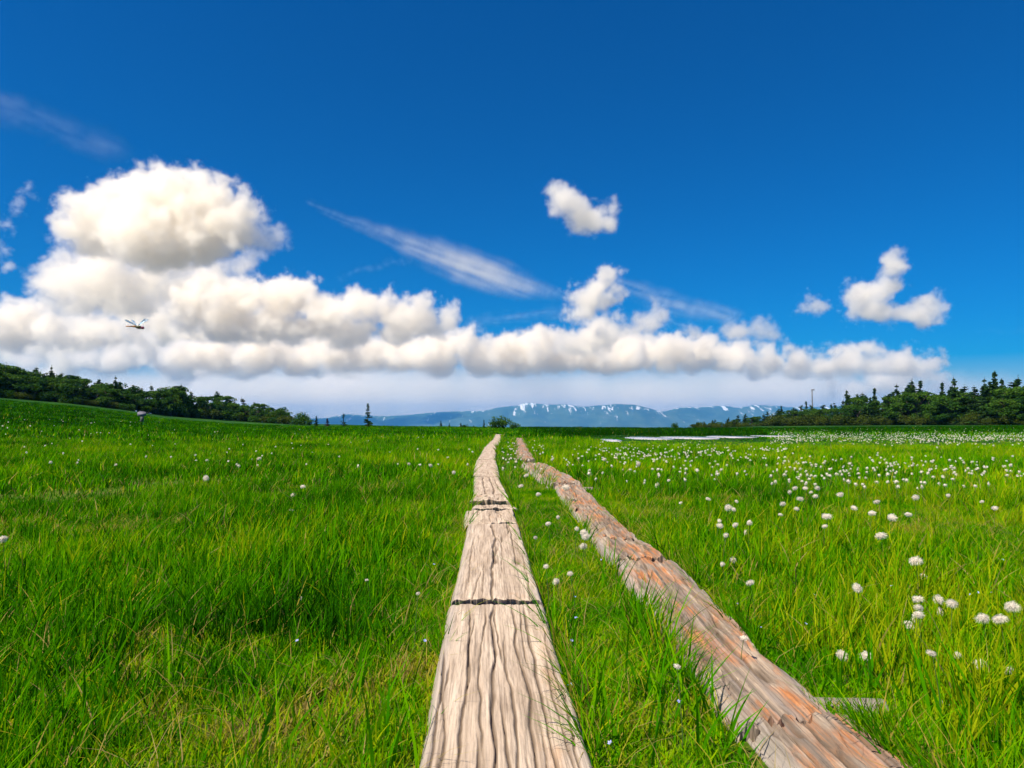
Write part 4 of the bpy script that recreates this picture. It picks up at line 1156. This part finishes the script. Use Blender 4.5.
    if zb is not None:
        sep = ng.nodes.new('ShaderNodeSeparateXYZ'); ng.links.new(gvec(ng, 'ADD', pos, gvec(ng, 'MULTIPLY', wv, (.55, .55, .55))), sep.inputs[0])
        den = gmath(ng, 'MULTIPLY', den, gmath(ng, 'DIVIDE', gmath(ng, 'SUBTRACT', sep.outputs[2], float(zb - soft_base * s * .5)), float(soft_base * s), clamp=True))
    vc = ng.nodes.new('GeometryNodeVolumeCube')
    ng.links.new(den, vc.inputs['Density'])
    vc.inputs['Min'].default_value = tuple(lo); vc.inputs['Max'].default_value = tuple(hi)
    for k, ax in enumerate('XYZ'): vc.inputs['Resolution ' + ax].default_value = int(n[k])
    sm = ng.nodes.new('GeometryNodeSetMaterial'); sm.inputs['Material'].default_value = mat
    ng.links.new(vc.outputs[0], sm.inputs[0]); ng.links.new(sm.outputs[0], go.inputs[0])
    vd = bpy.data.volumes.new('cloud'); vd.materials.append(mat)
    o = link('cloud', vd, loc=tuple(cen))
    md = o.modifiers.new('density', 'NODES'); md.node_group = ng
    return tag(o, label, 'cloud', group)

def clouds():
    m1 = cloud_mat('cumulus', .017); m2 = cloud_mat('cumulus_far', .010); m3 = cloud_mat('soft_cloud', .0060)
    mw = cloud_mat('wisp', .0075); mc = cloud_mat('cirrus', .0023); mf = cloud_mat('cirrus_faint', .00028)
    cloud([(160, 207, 40), (120, 216, 33), (200, 212, 38), (95, 218, 26), (78, 228, 17), (230, 226, 27), (172, 188, 24), (150, 235, 40), (190, 238, 36), (140, 190, 18), (214, 196, 20), (110, 238, 26), (86, 244, 16), (236, 240, 16)], 5000, 270,
          'large domed white cumulus with a grey base, upper left', m1, 1, soft_base=18)
    cloud([(248, 232, 20), (264, 242, 16), (250, 212, 12), (278, 240, 12), (244, 222, 14)], 5100, None, 'ragged wisp trailing off the right side of the large domed cumulus', mw, 2, warp=.9, amp=1.3)
    cloud([(90, 285, 34), (60, 278, 24), (128, 292, 32), (48, 268, 12), (110, 266, 22), (150, 280, 22), (75, 300, 24), (64, 256, 14), (176, 276, 14), (132, 262, 15)], 5600, 316, 'grey white cumulus directly under the large domed one', m2, 3)
    cloud([(22, 324, 26), (2, 328, 24), (48, 334, 18), (92, 336, 19), (112, 334, 15), (134, 338, 12), (70, 338, 16), (-30, 326, 26)], 6200, 348, 'low white cumulus at the left edge of the sky', m1, 4)
    cloud([(200, 288, 22), (172, 290, 18), (236, 300, 24), (282, 300, 24), (322, 318, 24), (298, 296, 17), (362, 312, 20), (386, 314, 20), (416, 318, 20), (442, 320, 12), (232, 322, 26), (272, 326, 26), (340, 330, 20), (195, 310, 24), (300, 332, 20), (400, 332, 16)], 7000, 342,
          'broad heaped cumulus in the middle of the left bank', m1, 5)
    band = [(190, 350, 16), (225, 348, 20), (260, 350, 20), (300, 350, 21), (335, 350, 20), (370, 353, 18), (402, 352, 19), (432, 352, 20), (462, 342, 16), (480, 350, 20), (512, 350, 20), (535, 346, 20), (562, 350, 20), (596, 348, 20), (626, 350, 18)]
    band = [(x, y + 7, r + 4) for x, y, r in band]
    cloud(band, 8200, 369, 'long low white cloud bank over the mountains', m1, 6, vox=1.6)
    band2 = [(610, 342, 18), (640, 350, 18), (668, 350, 18), (700, 352, 17), (732, 354, 17), (765, 357, 16), (800, 358, 16), (836, 360, 14), (872, 359, 13), (905, 359, 12), (925, 358, 9)]
    band2 = [(x, y + 6, r + 3) for x, y, r in band2]
    cloud(band2, 8600, 371, 'tapering right end of the low cloud bank', m1, 7, vox=1.6)
    cloud([(600, 276, 13), (596, 288, 17), (586, 300, 17), (578, 312, 13), (604, 300, 13)], 6000, 326, 'small upright white cloud rising above the bank', m1, 8, vox=1.3)
    cloud([(598, 336, 20), (575, 340, 14), (618, 334, 14)], 6500, 352, 'rounded white cloud below the small upright one', m1, 18, vox=1.5)
    cloud([(562, 196, 10), (566, 208, 14), (578, 214, 17), (592, 218, 16), (604, 222, 10), (574, 228, 11), (612, 210, 6)], 5000, None, 'small white cloud alone high in the middle of the sky', m1, 9, vox=1.2, amp=1.1)
    cloud([(888, 254, 10), (892, 264, 11), (890, 274, 12), (884, 284, 14), (874, 292, 15), (862, 297, 14), (852, 295, 9), (868, 308, 16), (884, 314, 15), (898, 316, 14), (912, 315, 13), (926, 312, 12), (940, 307, 10)], 5200, 328, 'curved white cloud alone in the right sky', m1, 10, vox=1.2)
    cloud([(808, 302, 8), (806, 296, 6)], 5200, None, 'tiny puff of cloud left of the curved one', m1, 11, vox=1.0)
    cloud([(655, 320, 14), (640, 324, 12), (668, 318, 9), (690, 330, 10), (735, 335, 12), (760, 338, 10)], 7200, 340, 'soft faint cloud right of the small upright one', mw, 12)
    cloud([(905, 384, 15), (934, 378, 9), (885, 386, 13), (860, 388, 12), (950, 384, 8), (830, 386, 10)], 13500, 396, 'low cloud showing behind the right wood', m2, 13)
    cloud([(27, 200, 9), (24, 210, 6)], 5000, None, 'torn shred of cloud, highest at the far left', mw, 14, vox=1.0, amp=1.3, warp=.9)
    cloud([(5, 250, 8), (2, 225, 6), (12, 262, 5)], 5000, None, 'torn shred of cloud at the left edge', mw, 15, vox=1.0, amp=1.3, warp=.9)
    cloud([(80, 358, 15), (120, 357, 16), (160, 362, 14), (205, 368, 12), (240, 364, 12), (150, 350, 12), (30, 358, 12), (290, 372, 8)], 9000, 374, 'low grey white cloud just above the left wood', m2, 16)
    mv = cloud_mat('far_veil', .0024, .2)
    cloud([(x, 412 + 5 * math.sin(x * .013), 64 if x < 820 else 48) for x in range(-300, 1440, 52)], 16800, None, 'pale veil of far cloud low over the mountains', mv, 40, frill=False, vox=4, warp=.7, amp=.35, edge=2.6, squash=.92)
    cloud([(-20, 340, 30), (30, 345, 26), (80, 335, 30), (130, 320, 26), (165, 325, 34), (205, 335, 30), (250, 345, 30), (300, 348, 28), (350, 350, 24), (400, 352, 22), (115, 355, 26), (180, 360, 24), (60, 362, 20), (240, 366, 18)], 11500, 380,
          'soft grey layer of cloud filling the back of the left bank', m3, 41, frill=False, vox=2.2, edge=.5)
    cloud([(240, 262, 12), (215, 268, 14), (185, 270, 14), (150, 268, 16)], 5900, None, 'soft grey cloud between the domed cumulus and the heaped one', m3, 42, vox=1.6, edge=.4)
    # cirrus: long thin streaks
    t = np.linspace(0, 1, 34)
    cloud([(312 + 258 * a, 203 + 96 * a + 6 * math.sin(a * 3), 6 + 18 * math.sin(math.pi * a ** 1.4)) for a in t], 15000, None, 'long thin streak of cirrus slanting across the middle sky', mc, 30, frill=False, vox=1.5, warp=.35, amp=.22, edge=1.2,
          wisp=(.011, .02, .26), squash=.8, depth=1.5, ang=-.36)
    cloud([(342 + 64 * a, 281 - 22 * a, 6) for a in np.linspace(0, 1, 10)], 15000, None, 'short curl of cirrus above the heaped cumulus', mc, 31, frill=False, vox=1.3, warp=.6, amp=.25, edge=.9, wisp=(.02, .03, .2), ang=.3)
    cloud([(610 + 120 * a, 285 + 34 * a, 15) for a in np.linspace(0, 1, 14)], 15000, None, 'faint veil of cirrus behind the small upright cloud', mc, 32, frill=False, vox=1.6, warp=.5, amp=.3, edge=1.2, wisp=(.012, .02, .2), ang=-.3)
    cloud([(470 + 100 * a, 320 - 8 * a, 10) for a in np.linspace(0, 1, 12)], 15000, None, 'faint flat streak of cirrus above the cloud bank', mc, 33, frill=False, vox=1.6, warp=.4, amp=.3, edge=1.1, wisp=(.012, .02, .25), ang=.1)
    cloud([(978 + 60 * a, 332 - 2 * a, 4) for a in np.linspace(0, 1, 14)], 15000, None, 'thin level streak of cloud at the right edge', mf, 34, frill=False, vox=1.4, warp=.3, amp=.4, edge=.6)
    cloud([(-20 + 130 * a, 100 + 48 * a, 20) for a in np.linspace(0, 1, 16)], 15000, None, 'faint smudge of cirrus high at the upper left', mf, 35, frill=False, vox=2.2, warp=.6, amp=.8, edge=1.6, wisp=(.015, .02, .14), ang=-.3)

def _run(f):
    f()
for f in (ground, ponds, boards, logs, grasses, edge_grass, broad_leaves, cotton, blue_flowers, trees, furniture, dragonfly, mountains, haze, clouds):
    _run(f)
